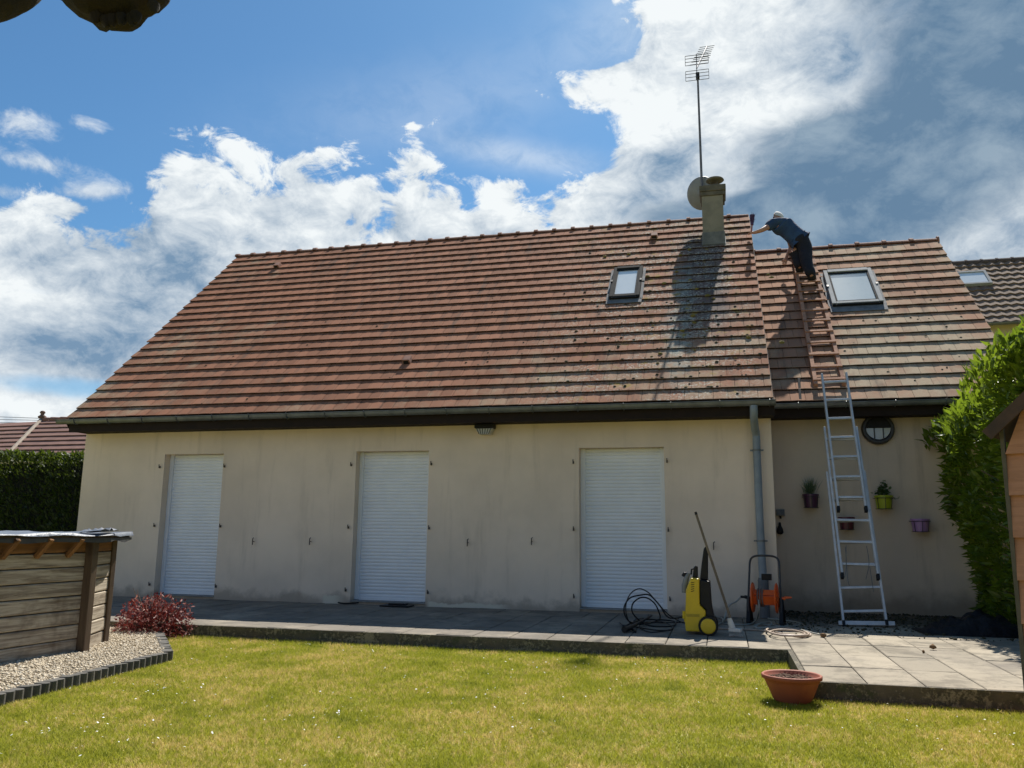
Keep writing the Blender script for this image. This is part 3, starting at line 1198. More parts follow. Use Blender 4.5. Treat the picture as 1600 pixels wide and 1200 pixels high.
# roller shutters
for i, (a, b_) in enumerate(OPEN):
    frame = MB()
    frame.box(a + 0.0, a + 0.065, 0.135, 0.19, 0.05, ZT)
    frame.box(b_ - 0.065, b_, 0.135, 0.19, 0.05, ZT)
    sh = build('roller_shutter', frame, m_white, house, bevel=0.004)
    z0, z1 = 0.085, ZT
    n = 43
    st = (z1 - z0) / n
    vs, fs = [], []
    prof = []
    for k in range(n):
        zb = z0 + st * k
        prof += [(zb, 0.012), (zb + 0.006, 0.004), (zb + st * 0.5, 0.0), (zb + st - 0.004, 0.004), (zb + st - 0.002, 0.012)]
    mb = MB()
    for zq, d in prof:
        mb.v += [(a + 0.055, 0.158 + d, zq), (b_ - 0.055, 0.158 + d, zq)]
    mb.f = [(2 * q, 2 * q + 1, 2 * q + 3, 2 * q + 2) for q in range(len(prof) - 1)]
    tag(build('shutter_slats', mb, m_white, sh, recalc=False), kind='stuff')
    mb = MB()
    mb.box(a + 0.066, b_ - 0.066, 0.148, 0.182, 0.045, 0.087)
    build('bottom_bar', mb, m_white, sh, bevel=0.004)
    mb = MB()
    mb.box(a - 0.0, b_ + 0.0, -0.012, 0.29, 0.031, 0.043)
    build('door_sill', mb, m_sill, house)
    for xh in (a - 0.075, b_ + 0.035):
        for zh in (2.02, 1.10, 0.20):
            mb = MB()
            xq = xh + random.uniform(-0.006, 0.006)
            mb.cyl((xq, -0.03, zh - 0.028), (xq, -0.03, zh + 0.03), 0.007, 0.007, 8)
            mb.box(xq - 0.006, xq + 0.006, -0.03, 0.002, zh - 0.026, zh - 0.008)
            mb.box(xq - 0.010, xq + 0.010, -0.006, 0.002, zh - 0.030, zh + 0.006)
            build('shutter_hinge', mb, m_hinge, house)

for (px, py) in ((396, 846), (485, 846), (731, 848), (831, 846), (1115, 853)):
    p = P(px, py, 'y', -0.02)
    mb = MB()
    mb.cyl((p.x, 0.0, p.z), (p.x, -0.05, p.z), 0.006, 0.006, 8)
    mb.bar((p.x, -0.045, p.z - 0.05), (p.x, -0.045, p.z + 0.045), 0.014, 0.006, (0, 1, 0))
    mb.bar((p.x, -0.045, p.z + 0.04), (p.x + 0.018, -0.05, p.z + 0.055), 0.012, 0.006, (0, 1, 0))
    build('shutter_catch', mb, m_hinge, house)

# roof window of the main roof
def roof_window(parent, e, x0, x1, s0, s1, frame_m, glass_m, h, fw, blind_top=0.0, flash=0.16):
    def bx(a, b2, c, d, h0, h1):
        mb_.obox(rp(0, 0, 0, e), Vector((1, 0, 0)), SV, NV, (a, b2), (c, d), (h0, h1))
    mb_ = MB()
    bx(x0, x0 + fw, s0, s1, 0.0, h)
    bx(x1 - fw, x1, s0, s1, 0.0, h)
    bx(x0 + fw, x1 - fw, s0, s0 + fw, 0.0, h - 0.004)
    bx(x0 + fw, x1 - fw, s1 - fw * 1.5, s1, 0.0, h + 0.012)
    win = build('roof_window', mb_, frame_m, parent, bevel=0.006)
    mb_ = MB()
    bx(x0 + fw, x1 - fw, s0 + fw, s1 - fw * 1.5, h - 0.034, h - 0.025)
    build('pane', mb_, glass_m, win)
    mb_ = MB()
    i = 0.028
    bx(x0 + fw, x0 + fw + i, s0 + fw, s1 - fw * 1.5, h - 0.024, h - 0.006)
    bx(x1 - fw - i, x1 - fw, s0 + fw, s1 - fw * 1.5, h - 0.024, h - 0.006)
    bx(x0 + fw + i, x1 - fw - i, s0 + fw, s0 + fw + i, h - 0.024, h - 0.008)
    bx(x0 + fw + i, x1 - fw - i, s1 - fw * 1.5 - i * 1.6, s1 - fw * 1.5, h - 0.024, h - 0.008)
    build('sash', mb_, m_frame, win)
    mb_ = MB()
    bx(x0 - 0.04, x1 + 0.04, s0 - flash, s0 - 0.004, 0.056, 0.064)
    bx(x0 - 0.05, x0 - 0.004, s0, s1, 0.02, 0.060)
    bx(x1 + 0.004, x1 + 0.05, s0, s1, 0.02, 0.060)
    build('flashing', mb_, m_lead, win)
    mb_ = MB()
    bx(x0 + 0.01, x1 - 0.01, s0 - 0.03, s0 - 0.003, 0.066, h - 0.012)
    build('lower_rail', mb_, m_black, win)
    mb_ = MB()
    for xs2 in (x0 - 0.012, x1 - 0.022):
        bx(xs2, xs2 + 0.034, (s0 + s1) / 2 - 0.03, (s0 + s1) / 2 + 0.03, h - 0.02, h + 0.012)
    build('hinge_cover', mb_, m_black, win)
    return win


roof_window(house, E0, -0.30, 0.20, 3.00, 4.12, m_frame, m_glass_blind, 0.115, 0.056)

# chimney
ch = MB()
ch.box(1.225, 1.60, 3.16, 3.66, 5.9, 7.075)
chim = build('chimney', ch, m_concrete, house, bevel=0.008)
mb = MB()
mb.box(1.19, 1.655, 3.12, 3.70, 7.155, 7.27)
mb.box(1.205, 1.635, 3.138, 3.685, 7.075, 7.155)
build('chimney_cap', mb, m_concrete_d, chim, bevel=0.012)
mb = MB()
mb.cyl((1.47, 3.36, 7.27), (1.47, 3.36, 7.34), 0.115, 0.10, 18)
for k in range(4):
    a = k * math.pi / 2 + 0.5
    mb.bar((1.47 + 0.085 * math.cos(a), 3.36 + 0.085 * math.sin(a), 7.33), (1.47 + 0.085 * math.cos(a), 3.36 + 0.085 * math.sin(a), 7.43), 0.02, 0.01)
cw = build('chimney_pot', mb, m_concrete_d, chim)
mb = MB()
mb.lathe([(0.0, 7.425), (0.15, 7.425), (0.165, 7.44), (0.15, 7.468), (0.0, 7.482)], (1.47, 3.36, 0), 22)
build('cowl', mb, m_concrete_d, chim, smooth=True)
mb = MB()
mb.obox(rp(0, 0), Vector((1, 0, 0)), SV, NV, (1.20, 1.625), (4.90, 5.25), (0.054, 0.064))
mb.box(1.212, 1.612, 3.145, 3.158, 6.15, 6.38)
build('chimney_flashing', mb, m_lead, chim)

# ------------------------------------------------------------------ annex
annex = thing('annex', 'lower annex with a tan rendered wall and brown tiled roof behind the aluminium ladder', 'annex', (3.7, 1.0, 0))
AX0, AX1, AY, AL = 2.085, 5.31, 1.0, 5.05
w = MB()
w.box(HX1 + 0.002, AX1 - 0.05, AY, AY + 0.25, -0.30, 2.72)
w.box(AX1 - 0.30, AX1 - 0.05, AY + 0.25, 7.2, -0.30, 2.72)
w.box(HX1 + 0.002, AX1 - 0.30, 7.0, 7.2, -0.30, 2.72)
w.prism([(AY, 2.72), (7.2, 2.72), (4.05, 6.0)], lambda u, v, d: (d, u, v), AX1 - 0.25, AX1 - 0.05)
build('wall', w, m_plaster_annex, annex, recalc=False)
r_ = MB()
a = [rp(AX0, -0.02, -0.012, EA), rp(AX1, -0.02, -0.012, EA), rp(AX1, AL, -0.012, EA), rp(AX0, AL, -0.012, EA)]
b_ = [p - NV * 0.10 for p in a]
r_.add(a + b_, [(0, 1, 2, 3), (7, 6, 5, 4), (0, 4, 5, 1), (1, 5, 6, 2), (2, 6, 7, 3), (3, 7, 4, 0)])
t_ = rp(0, AL, 0, EA)
back = [(AX0, t_.y, t_.z), (AX1, t_.y, t_.z), (AX1, 7.5, 2.8), (AX0, 7.5, 2.8)]
r_.add(back + [(x_, y_, z_ - 0.12) for x_, y_, z_ in back], [(3, 2, 1, 0), (4, 5, 6, 7), (2, 3, 7, 6), (1, 2, 6, 5), (3, 0, 4, 7)])
aroof = build('roof', r_, m_deck, annex)
lay_roof(aroof, EA, AX0 + 0.01, 5.345, 0.198, 0.293, AL, m_tile_annex, 300, [], th=0.0285)
ridge_tiles(aroof, EA, AX0 + 0.02, 5.33, AL, m_ridge, 0.44)
mb = MB()
mb.lathe([(0.0, 0.0), (0.098, 0.0), (0.098, 0.03), (0.0, 0.03)], (5.335, t_.y + 0.035, t_.z + 0.01), 16, 'x')
build('ridge_end_cap', mb, m_ridge, aroof)
moss(aroof, EA, 60, m2, m_moss, 'moss_tufts', 0.012, 0.03)
roof_window(annex, EA, 3.25, 4.03, 2.68, 3.92, m_frame_pale, m_glass_sky, 0.12, 0.066, flash=0.2)
f = MB()
f.box(AX0, AX1 - 0.02, 0.645, AY, 2.665, 2.685)
f.box(AX0, AX1 - 0.02, 0.628, 0.643, 2.65, 2.835)
build('soffit', f, m_soffit, annex)
gutter(annex, AX0 + 0.03, 5.31, 0.555, 2.825, 0.056)
mb = MB()
mb.bar(rp(2.535, 0.56, 0.05, EA), rp(2.50, -0.02, 0.05, EA), 0.034, 0.02, NV)
build('roof_strap', mb, m_frame, annex)
mb = MB()
mb.bar((HX1 + 0.012, 0.985, 0.0), (HX1 + 0.012, 0.985, 2.65), 0.02, 0.02)
build('corner_trim', mb, m_zinc, annex)
# ------------------------------------------------------------------ wall fittings
t = thing('floodlight', 'small ribbed floodlight under the eaves between the second and third shutter', 'lamp', (-1.86, -0.06, 2.56))
mb = MB()
mb.box(-2.00, -1.72, -0.17, -0.002, 2.50, 2.562)
hd = build('housing', mb, m_black, t, bevel=0.01)
mb = MB()
mb.prism([(-1.985, 2.498), (-1.735, 2.498), (-1.785, 2.415), (-1.935, 2.415)], lambda u, v, d: (u, d, v), -0.15, -0.01)
build('lens', mb, M('ribbed_lens', (0.55, 0.55, 0.52), (0.42, 0.42, 0.40), 9, 0.35), t, bevel=0.006)
for k in range(6):
    mb = MB()
    u = -1.965 + 0.0415 * k
    mb.bar((u, -0.153, 2.495), (-1.86 + (u + 1.86) * 0.68, -0.153, 2.417), 0.008, 0.006, (0, 1, 0))
    build('guard_bar', mb, m_black, t)

YA = 0.997
c_ = P(1371, 671, 'y', YA)
t = thing('bulkhead_lamp', 'round black wall lamp with a barred pale lower half on the annex wall', 'lamp', (c_.x, YA, c_.z))
mb = MB()
mb.lathe([(0.0, 0.0), (0.215, 0.0), (0.215, -0.05), (0.20, -0.085), (0.165, -0.085), (0.160, -0.05), (0.0, -0.05)], (c_.x, YA, c_.z), 32, 'y')
build('rim', mb, m_blackmet, t, smooth=False, bevel=0.006)
mb = MB()
n = 20
pl = [(0.158 * math.cos(math.pi + math.pi * k / n), 0.158 * math.sin(math.pi + math.pi * k / n)) for k in range(n + 1)]
mb.prism(pl, lambda u, v, d: (c_.x + u, YA + d, c_.z + v + 0.012), -0.066, -0.052)
build('glass', mb, m_glass_dark, t)
mb = MB()
pl = [(0.158 * math.cos(math.pi * k / n), 0.158 * math.sin(math.pi * k / n)) for k in range(n + 1)]
mb.prism(pl, lambda u, v, d: (c_.x + u, YA + d, c_.z + v + 0.014), -0.10, -0.053)
build('visor', mb, m_black, t, bevel=0.012)
for u in (-0.055, 0.06):
    mb = MB()
    mb.bar((c_.x + u, YA - 0.074, c_.z + 0.01), (c_.x + u, YA - 0.074, c_.z - 0.155), 0.014, 0.012, (0, 1, 0))
    build('guard_bar', mb, m_blackmet, t)

q = P(1219, 801, 'y', YA)
t = thing('outdoor_socket', 'small grey outdoor socket box beside the house corner on the annex wall', 'socket', (q.x, YA, q.z))
mb = MB()
mb.box(q.x - 0.055, q.x + 0.06, YA - 0.06, YA - 0.002, q.z - 0.045, q.z + 0.045)
build('box', mb, m_sill, t, bevel=0.008)
mb = MB()
mb.box(q.x - 0.045, q.x + 0.05, YA - 0.072, YA - 0.061, q.z - 0.034, q.z + 0.038)
build('lid', mb, m_lead, t, bevel=0.005)
mb = MB()
mb.cyl((q.x, YA - 0.03, q.z - 0.045), (q.x, YA - 0.03, q.z - 0.085), 0.016, 0.012, 10)
build('cable_gland', mb, m_black, t)
q = P(1216, 826, 'y', YA)
mb = MB()
mb.lathe([(0.0, 0.09), (0.016, 0.085), (0.02, 0.04), (0.04, 0.0), (0.048, -0.05), (0.03, -0.075), (0.0, -0.08)], (q.x + 0.02, YA - 0.05, q.z), 12)
o = build('wall_fitting', mb, m_black, None, smooth=True, loc=(q.x, YA - 0.04, q.z))
tag(o, 'small black bell shaped fitting hanging below the grey socket box', 'fitting')

# wall pots -----------------------------------------------------------
m_soil_ = M('potting_soil', (0.05, 0.035, 0.025), (0.03, 0.022, 0.016), 30, 0.95, bmp=0.6)
m_reed = mat_leaf('reed_leaf', (0.065, 0.105, 0.055), (0.10, 0.14, 0.08), (0.05, 0.08, 0.05), 0.5, 0.2)
m_herb = mat_leaf('herb_leaf', (0.035, 0.075, 0.028), (0.06, 0.11, 0.035), (0.03, 0.06, 0.03), 0.5, 0.2)


def leaf_mesh(c, d, nrm, L, W, fold=0.15, bend=0.15):
    """numpy leaves: c,d,nrm (n,3); -> verts, quads; 2 quads per leaf"""
    n = len(c)
    d = d / np.linalg.norm(d, axis=1, keepdims=True)
    sd = np.cross(d, nrm)
    sd /= np.linalg.norm(sd, axis=1, keepdims=True) + 1e-9
    up = np.cross(sd, d)
    L = np.broadcast_to(np.asarray(L, float).reshape(-1, 1), (n, 1))
    W = np.broadcast_to(np.asarray(W, float).reshape(-1, 1), (n, 1))
    base = c
    tip = c + d * L - up * L * bend
    ml = c + d * L * 0.5 + sd * W * 0.5 + up * W * fold
    mr = c + d * L * 0.5 - sd * W * 0.5 + up * W * fold
    mm = c + d * L * 0.5
    v = np.stack([base, ml, tip, mr, mm], 1).reshape(-1, 3)
    i = np.arange(n)[:, None] * 5
    f = np.concatenate([i + np.array([[0, 4, 2, 1]]), i + np.array([[0, 3, 2, 4]])])
    return v, f


def rand_dir(n):
    a = rng.normal(size=(n, 3))
    return a / np.linalg.norm(a, axis=1, keepdims=True)


def wall_pot(px, py, label, colour, w, h, plant=None):
    c = P(px, py, 'y', 0.86)
    t = thing('wall_pot', label, 'plant pot', (c.x, 0.86, c.z - h / 2), 'pots hung on the annex wall')
    m = M('glazed_pot_' + label.split()[1], colour, tuple(k * 0.8 for k in colour), 6, 0.35)
    mb = MB()
    zb = c.z - h / 2
    mb.lathe([(0.0, zb), (w * 0.40, zb), (w * 0.47, zb + h * 0.86), (w * 0.52, zb + h * 0.87), (w * 0.52, zb + h), (w * 0.47, zb + h), (w * 0.45, zb + h * 0.90), (0.0, zb + h * 0.90)], (c.x, 0.86, 0), 24)
    build('pot', mb, m, t, smooth=False)
    mb = MB()
    mb.lathe([(0, zb + h * 0.915), (w * 0.45, zb + h * 0.905)], (c.x, 0.86, 0), 20)
    build('soil', mb, m_soil_, t)
    mb = MB()
    rr = w * 0.54
    for zq, k in ((zb + h * 0.80, 1.0), (zb + h * 0.03, 0.86)):
        ring = [(c.x + rr * k * math.cos(2 * math.pi * q / 20), 0.86 + rr * k * math.sin(2 * math.pi * q / 20), zq) for q in range(21)]
        mb.tube(ring, 0.004, 5, False)
    for a in (-2.4, -1.57, -0.75):
        mb.bar((c.x + rr * math.cos(a), 0.86 + rr * math.sin(a), zb + h * 0.80), (c.x + rr * 0.86 * math.cos(a), 0.86 + rr * 0.86 * math.sin(a), zb + h * 0.03), 0.006, 0.006)
    for s_ in (-1, 1):
        mb.bar((c.x + s_ * rr, 0.86, zb + h * 0.80), (c.x + s_ * rr * 0.9, 0.99, zb + h * 0.85), 0.006, 0.006)
    build('wire_holder', mb, m_blackmet, t)
    top = zb + h * 0.9
    if plant == 'reed':
        n = 130
        b0 = np.stack([c.x + rng.normal(0, w * 0.17, n), 0.86 + rng.normal(0, w * 0.15, n), np.full(n, top)], 1)
        d = np.stack([rng.normal(0, 0.30, n), rng.normal(-0.05, 0.25, n), np.ones(n)], 1)
        L = rng.uniform(0.14, 0.30, n)
        v, f = leaf_mesh(b0, d, rand_dir(n), L, 0.007, 0.0, 0.12)
        tag(build_np('leaves', v, f, m_reed, t), kind='stuff')
    elif plant == 'herb':
        mb = MB()
        stems = []
        for k in range(9):
            a = rng.uniform(0, 6.28)
            sp = rng.uniform(0.02, 0.12)
            p0 = Vector((c.x + 0.02 * math.cos(a), 0.86 + 0.02 * math.sin(a), top))
            p1 = p0 + Vector((sp * math.cos(a), sp * 0.7 * math.sin(a), rng.uniform(0.05, 0.19)))
            if k == 0: p1 = p0 + Vector((0.16, -0.05, -0.03))
            if k == 1: p1 = p0 + Vector((0.0, 0.0, 0.21))
            mb.tube([p0, (p0 + p1) / 2 + Vector((0, 0, 0.02)), p1], 0.003, 5)
            stems.append((p0, p1))
        build('stems', mb, m_herb, t)
        cs, ds = [], []
        for p0, p1 in stems:
            for q in range(20):
                u = random.uniform(0.15, 1.05)
                cs.append(p0.lerp(p1, u) + Vector((random.gauss(0, 0.008),) * 3))
                ds.append((random.gauss(0, 1), random.gauss(0, 1), random.gauss(0.3, 0.5)))
        n = len(cs)
        v, f = leaf_mesh(np.array(cs), np.array(ds), rand_dir(n), rng.uniform(0.03, 0.06, n), 0.028)
        tag(build_np('leaves', v, f, m_herb, t), kind='stuff')
    return t


wall_pot(1267, 783, 'dark purple wall pot with upright grassy leaves, left of the ladder', (0.085, 0.025, 0.065), 0.215, 0.19, 'reed')
wall_pot(1381, 785, 'lime green wall pot with a small leafy herb, right of the ladder', (0.36, 0.42, 0.015), 0.235, 0.185, 'herb')
wall_pot(1323, 818, 'maroon bare wall pot half hidden behind the ladder rungs', (0.11, 0.012, 0.030), 0.21, 0.175)
wall_pot(1438, 821, 'lilac bare wall pot near the laurel hedge', (0.40, 0.22, 0.44), 0.235, 0.175)

# ------------------------------------------------------------------ aerial and dish on the chimney
t = thing('tv_antenna', 'tall mast television antenna with comb of rods rising behind the chimney', 'antenna', (1.22, 3.70, 7.0))
AYY = 3.70
top_ = P(1090, 116, 'y', AYY)
bot_ = P(1097, 300, 'y', AYY)
mb = MB()
mb.tube([(bot_.x + 0.01, AYY, bot_.z - 0.25), (bot_.x, AYY, bot_.z), (top_.x, AYY, top_.z)], [0.026, 0.024, 0.018], 10)
build('mast', mb, m_steel, t, smooth=True)
mb = MB()
mb.box(bot_.x - 0.04, bot_.x + 0.04, AYY - 0.05, AYY + 0.03, bot_.z - 0.20, bot_.z - 0.15)
mb.box(bot_.x - 0.04, bot_.x + 0.04, AYY - 0.05, AYY + 0.03, bot_.z - 0.06, bot_.z - 0.01)
build('mast_clamp', mb, m_steel, t)
mb = MB()
mb.box(top_.x - 0.035, top_.x + 0.035, AYY - 0.05, AYY + 0.05, top_.z - 0.10, top_.z + 0.02)
build('junction_box', mb, m_black, t, bevel=0.006)
# boom points away from the camera and up to the right
b0 = Vector((top_.x - 0.01, AYY - 0.25, top_.z - 0.02))
b1 = P(1105, 72, 'y', AYY + 1.1)
mb = MB()
mb.bar(b0, b1, 0.02, 0.02)
build('boom', mb, m_elem, t)
bd = (b1 - b0)
for k, (u, hw) in enumerate([(0.18, 0.17), (0.30, 0.165), (0.41, 0.16), (0.51, 0.16), (0.60, 0.15), (0.69, 0.145), (0.78, 0.145), (0.88, 0.15), (0.98, 0.15)]):
    p = b0 + bd * u
    mb = MB()
    ax = Vector((1, 0.05, 0.03)).normalized()
    mb.bar(p - ax * hw, p + ax * hw, 0.009, 0.009)
    build('rod', mb, m_elem, t)
for zc in (0.14, 0.46):
    q = b0 + Vector((0.0, -0.03, zc - 0.30))
    mb = MB()
    for dz_ in (-0.10, -0.03, 0.04, 0.10):
        mb.bar(q + Vector((-0.21, 0, dz_)), q + Vector((0.22, 0, dz_)), 0.008, 0.008)
    for sx in (-0.21, 0.22):
        mb.bar(q + Vector((sx, 0, -0.10)), q + Vector((sx, 0, 0.10)), 0.008, 0.008)
    mb.bar(q + Vector((0, 0, -0.10)), q + Vector((0, 0, 0.10)), 0.016, 0.012)
    build('reflector', mb, m_elem, t)
mb = MB()
mb.bar(b0 + Vector((0, -0.03, -0.28)), b0 + Vector((0, -0.03, 0.28)), 0.018, 0.014)
build('reflector_arm', mb, m_elem, t)

dc = P(1097, 302, 'y', 3.85)
t = thing('satellite_dish', 'round grey satellite dish half hidden behind the chimney', 'dish', (dc.x, 3.85, dc.z))
mb = MB()
ax = Vector((0.30, 0.93, 0.30)).normalized()               # looks away from us
u_ = ax.cross(Vector((0, 0, 1))).normalized()
v_ = u_.cross(ax)
rings = [(0.0, -0.055), (0.10, -0.050), (0.20, -0.032), (0.27, -0.010), (0.295, 0.0), (0.30, 0.012)]
vs, fs = [], []
n = 30
for r, h in rings:
    for k in range(n):
        a = 2 * math.pi * k / n
        vs.append(dc + u_ * (r * math.cos(a)) + v_ * (r * 1.06 * math.sin(a)) + ax * h)
for i in range(len(rings) - 1):
    for k in range(n):
        fs.append((i * n + k, i * n + (k + 1) % n, (i + 1) * n + (k + 1) % n, (i + 1) * n + k))
mb.add(vs, fs)
o = build('reflector', mb, m_dish, t, smooth=True)
sm = o.modifiers.new('thick', 'SOLIDIFY')
sm.thickness = 0.006
mb = MB()
mb.bar(dc - ax * 0.05, (bot_.x, AYY, dc.z), 0.04, 0.04)
mb.box(dc.x - 0.05, dc.x + 0.05, dc.y - 0.10, dc.y - 0.04, dc.z - 0.05, dc.z + 0.05)
build('mount', mb, m_steel, t)
mb = MB()
mb.tube([dc - v_ * 0.27, dc + ax * 0.30 - v_ * 0.22, dc + ax * 0.36 - v_ * 0.02], 0.010, 8)
mb.cyl(dc + ax * 0.38, dc + ax * 0.30, 0.03, 0.022, 12)
build('receiver_arm', mb, m_steel, t)

# ------------------------------------------------------------------ ladders
def arp(x, s, h=0.0):
    return rp(x, s, h, EA)


t = thing('roof_ladder', 'reddish wooden roof ladder lying on the annex tiles under the man', 'ladder', arp(2.90, 0.4))
h = 0.085
for xa, xb in ((2.735, 2.835), (3.11, 3.145)):
    mb = MB()
    mb.bar(arp(xa, 0.30, h), arp(xb, 4.85, h), 0.055, 0.075, NV)
    build('rail', mb, m_oldwood, t, bevel=0.004)
s_ = 0.40
while s_ < 4.85:
    f_ = (s_ - 0.3) / 4.55
    mb = MB()
    mb.bar(arp(2.735 + 0.10 * f_ - 0.03, s_, h + 0.045), arp(3.11 + 0.035 * f_ + 0.03, s_ + random.uniform(-0.006, 0.006), h + 0.045), 0.05, 0.022, NV)
    build('rung', mb, m_oldwood, t, bevel=0.003)
    s_ += 0.345
mb = MB()
mb.bar(arp(2.79, 4.95, h + 0.03), arp(3.18, 4.95, h + 0.03), 0.05, 0.03, NV)
for xq in (2.82, 3.12):
    mb.bar(arp(xq, 4.85, h), arp(xq, 5.15, h + 0.05), 0.05, 0.05, NV)
build('ridge_hook', mb, m_oldwood, t)

# aluminium ladder, three sections leaning on the annex gutter
foot = Vector((2.99, -0.70, 0.0))
head_y, head_z = 0.44, 2.86
lv = Vector((0, head_y - foot.y, head_z)).normalized()
ln = Vector((0, -lv.z, lv.y))                             # out of the ladder towards us
t = thing('extension_ladder', 'three section aluminium ladder leaning from the terrace on the annex gutter', 'ladder', foot)


def lp(px, py, off=0.0):
    return Pn(px, py, foot + ln * off, ln)


secs = [('lower_section', (1318, 975), (1292, 738), (1385, 974), (1350, 736), 0.0),
        ('middle_section', (1316, 900), (1288, 668), (1372, 902), (1338, 668), 0.045),
        ('upper_section', (1310, 796), (1284, 585), (1353, 796), (1322, 583), 0.09)]
for nm, la, lb, ra, rb, off in secs:
    L0, L1, R0, R1 = lp(*la, off), lp(*lb, off), lp(*ra, off), lp(*rb, off)
    rail = MB()
    rail.bar(L0, L1, 0.026, 0.062, ln)
    sec = build(nm, rail, m_alu, t, bevel=0.003)
    rail = MB()
    rail.bar(R0, R1, 0.026, 0.062, ln)
    build('rail', rail, m_alu, sec, bevel=0.003)
    d = (L1 - L0).dot(lv)
    k = 0.17 - (L0 - foot).dot(lv)
    while k < 0.05: k += 0.285
    while k < d - 0.03:
        f_ = k / d
        mb = MB()
        a, b_ = L0.lerp(L1, f_), R0.lerp(R1, f_)
        mb.bar(a, b_, 0.030, 0.026, ln)
        build('rung', mb, m_alu, sec, bevel=0.003)
        k += 0.285
    mb = MB()
    for q in (L0, R0):
        mb.bar(q - lv * 0.03, q + lv * 0.035, 0.034, 0.07, ln)
    build('end_cap', mb, m_black, sec)
mb = MB()
mb.bar(lp(1310, 974), lp(1398, 975), 0.05, 0.055, ln)
build('stabiliser_bar', mb, m_alu, t, bevel=0.004)
mb = MB()
for pts_ in ([(1321, 855), (1324, 900), (1327, 915)], [(1354, 853), (1358, 880), (1353, 905)], [(1322, 852), (1322, 885), (1320, 902)], [(1359, 885), (1365, 925)]):
    mb.tube(smooth_path([lp(*p, 0.10) for p in pts_], 3), 0.004, 5)
build('pull_cord', mb, m_zinc, t)

# ------------------------------------------------------------------ person on the roof ladder
def skin_obj(name, verts, edges, radii, mat, parent, root=0, sub=1, loc=None):
    base = WL[parent.name]
    me = bpy.data.meshes.new(name)
    me.from_pydata([tuple(Vector(v) - base) for v in verts], edges, [])
    me.materials.append(mat)
    o = bpy.data.objects.new(name, me)
    COL.objects.link(o)
    o.parent = parent
    md = o.modifiers.new('skin', 'SKIN')
    md.use_smooth_shade = True
    lay = me.skin_vertices[0] if me.skin_vertices else None
    if lay is None:
        me.attributes.new('skin', 'FLOAT', 'POINT')
    for i, r in enumerate(radii):
        sv = me.skin_vertices[0].data[i]
        sv.radius = r if isinstance(r, tuple) else (r, r)
        sv.use_root = (i == root)
    s = o.modifiers.new('sub', 'SUBSURF')
    s.levels = sub
    s.render_levels = sub + 1
    return o


m_skin = M('skin', (0.46, 0.25, 0.17), (0.40, 0.20, 0.135), 9, 0.5, bmp=0.03)
m_tee = M('navy_tee', (0.024, 0.065, 0.150), (0.016, 0.042, 0.105), 6, 0.85, bmp=0.8, bscale=7, bdist=0.03)
m_trs = M('dark_trousers', (0.009, 0.010, 0.020), (0.006, 0.007, 0.014), 6, 0.85, bmp=0.8, bscale=8, bdist=0.03)
m_hair = M('white_hair', (0.72, 0.71, 0.69), (0.58, 0.57, 0.55), 30, 0.8, bmp=0.3)
m_purple = M('purple_rubber', (0.055, 0.022, 0.10), (0.035, 0.015, 0.07), 12, 0.6)

pb = arp(2.92, 3.8)
person = thing('person', 'man in navy tee and dark trousers on the roof ladder, reaching left to the verge', 'person', pb)
J = {}
def jp(n, px, py, y): J[n] = P(px, py, 'y', y)
jp('pel', 1251, 377, 3.36)
jp('wst', 1241, 367, 3.36)
jp('che', 1226, 354, 3.40)
jp('sho', 1216, 348, 3.42)
jp('nek', 1215.5, 345, 3.46)
jp('hed', 1215.5, 341.5, 3.53)
jp('crn', 1216, 337.5, 3.55)
jp('sl', 1206, 351, 3.36)
jp('el', 1190, 360, 3.20)
jp('wl', 1179, 363.5, 3.22)
jp('hl', 1174.5, 363.5, 3.26)
jp('sr', 1226, 351, 3.56)
jp('er', 1236, 386, 3.70)
jp('wr', 1229, 402, 3.60)
jp('hr', 1227, 407, 3.57)
jp('hipl', 1245, 383, 3.42)
jp('hipr', 1257, 384, 3.32)
jp('knl', 1247, 406, 3.40)
jp('knr', 1260, 410, 3.18)
J['ankl'] = arp(2.86, 3.86, 0.22)
J['ankr'] = arp(3.02, 3.50, 0.22)
J['toel'] = arp(2.86, 4.00, 0.165)
J['toer'] = arp(3.03, 3.67, 0.165)
names = ['pel', 'wst', 'che', 'sho', 'nek', 'hed', 'crn', 'sl', 'el', 'wl', 'hl', 'sr', 'er', 'wr', 'hr', 'hipl', 'knl', 'ankl', 'hipr', 'knr', 'ankr']
rad = dict(pel=.13, wst=.125, che=.135, sho=.09, nek=.055, hed=.088, crn=.075, sl=.062, el=.042, wl=.030, hl=.026, sr=.062, er=.042, wr=.030, hr=.028,
           hipl=.095, knl=.062, ankl=.042, hipr=.095, knr=.062, ankr=.042)
ix = {n_: i for i, n_ in enumerate(names)}
E_ = [('pel', 'wst'), ('wst', 'che'), ('che', 'sho'), ('sho', 'nek'), ('nek', 'hed'), ('hed', 'crn'), ('sho', 'sl'), ('sl', 'el'), ('el', 'wl'), ('wl', 'hl'),
      ('sho', 'sr'), ('sr', 'er'), ('er', 'wr'), ('wr', 'hr'), ('pel', 'hipl'), ('hipl', 'knl'), ('knl', 'ankl'), ('pel', 'hipr'), ('hipr', 'knr'), ('knr', 'ankr')]
V_ = [J[n_] for n_ in names]
RR = [rad[n_] for n_ in names]
E_ = [(ix[a], ix[b]) for a, b in E_]
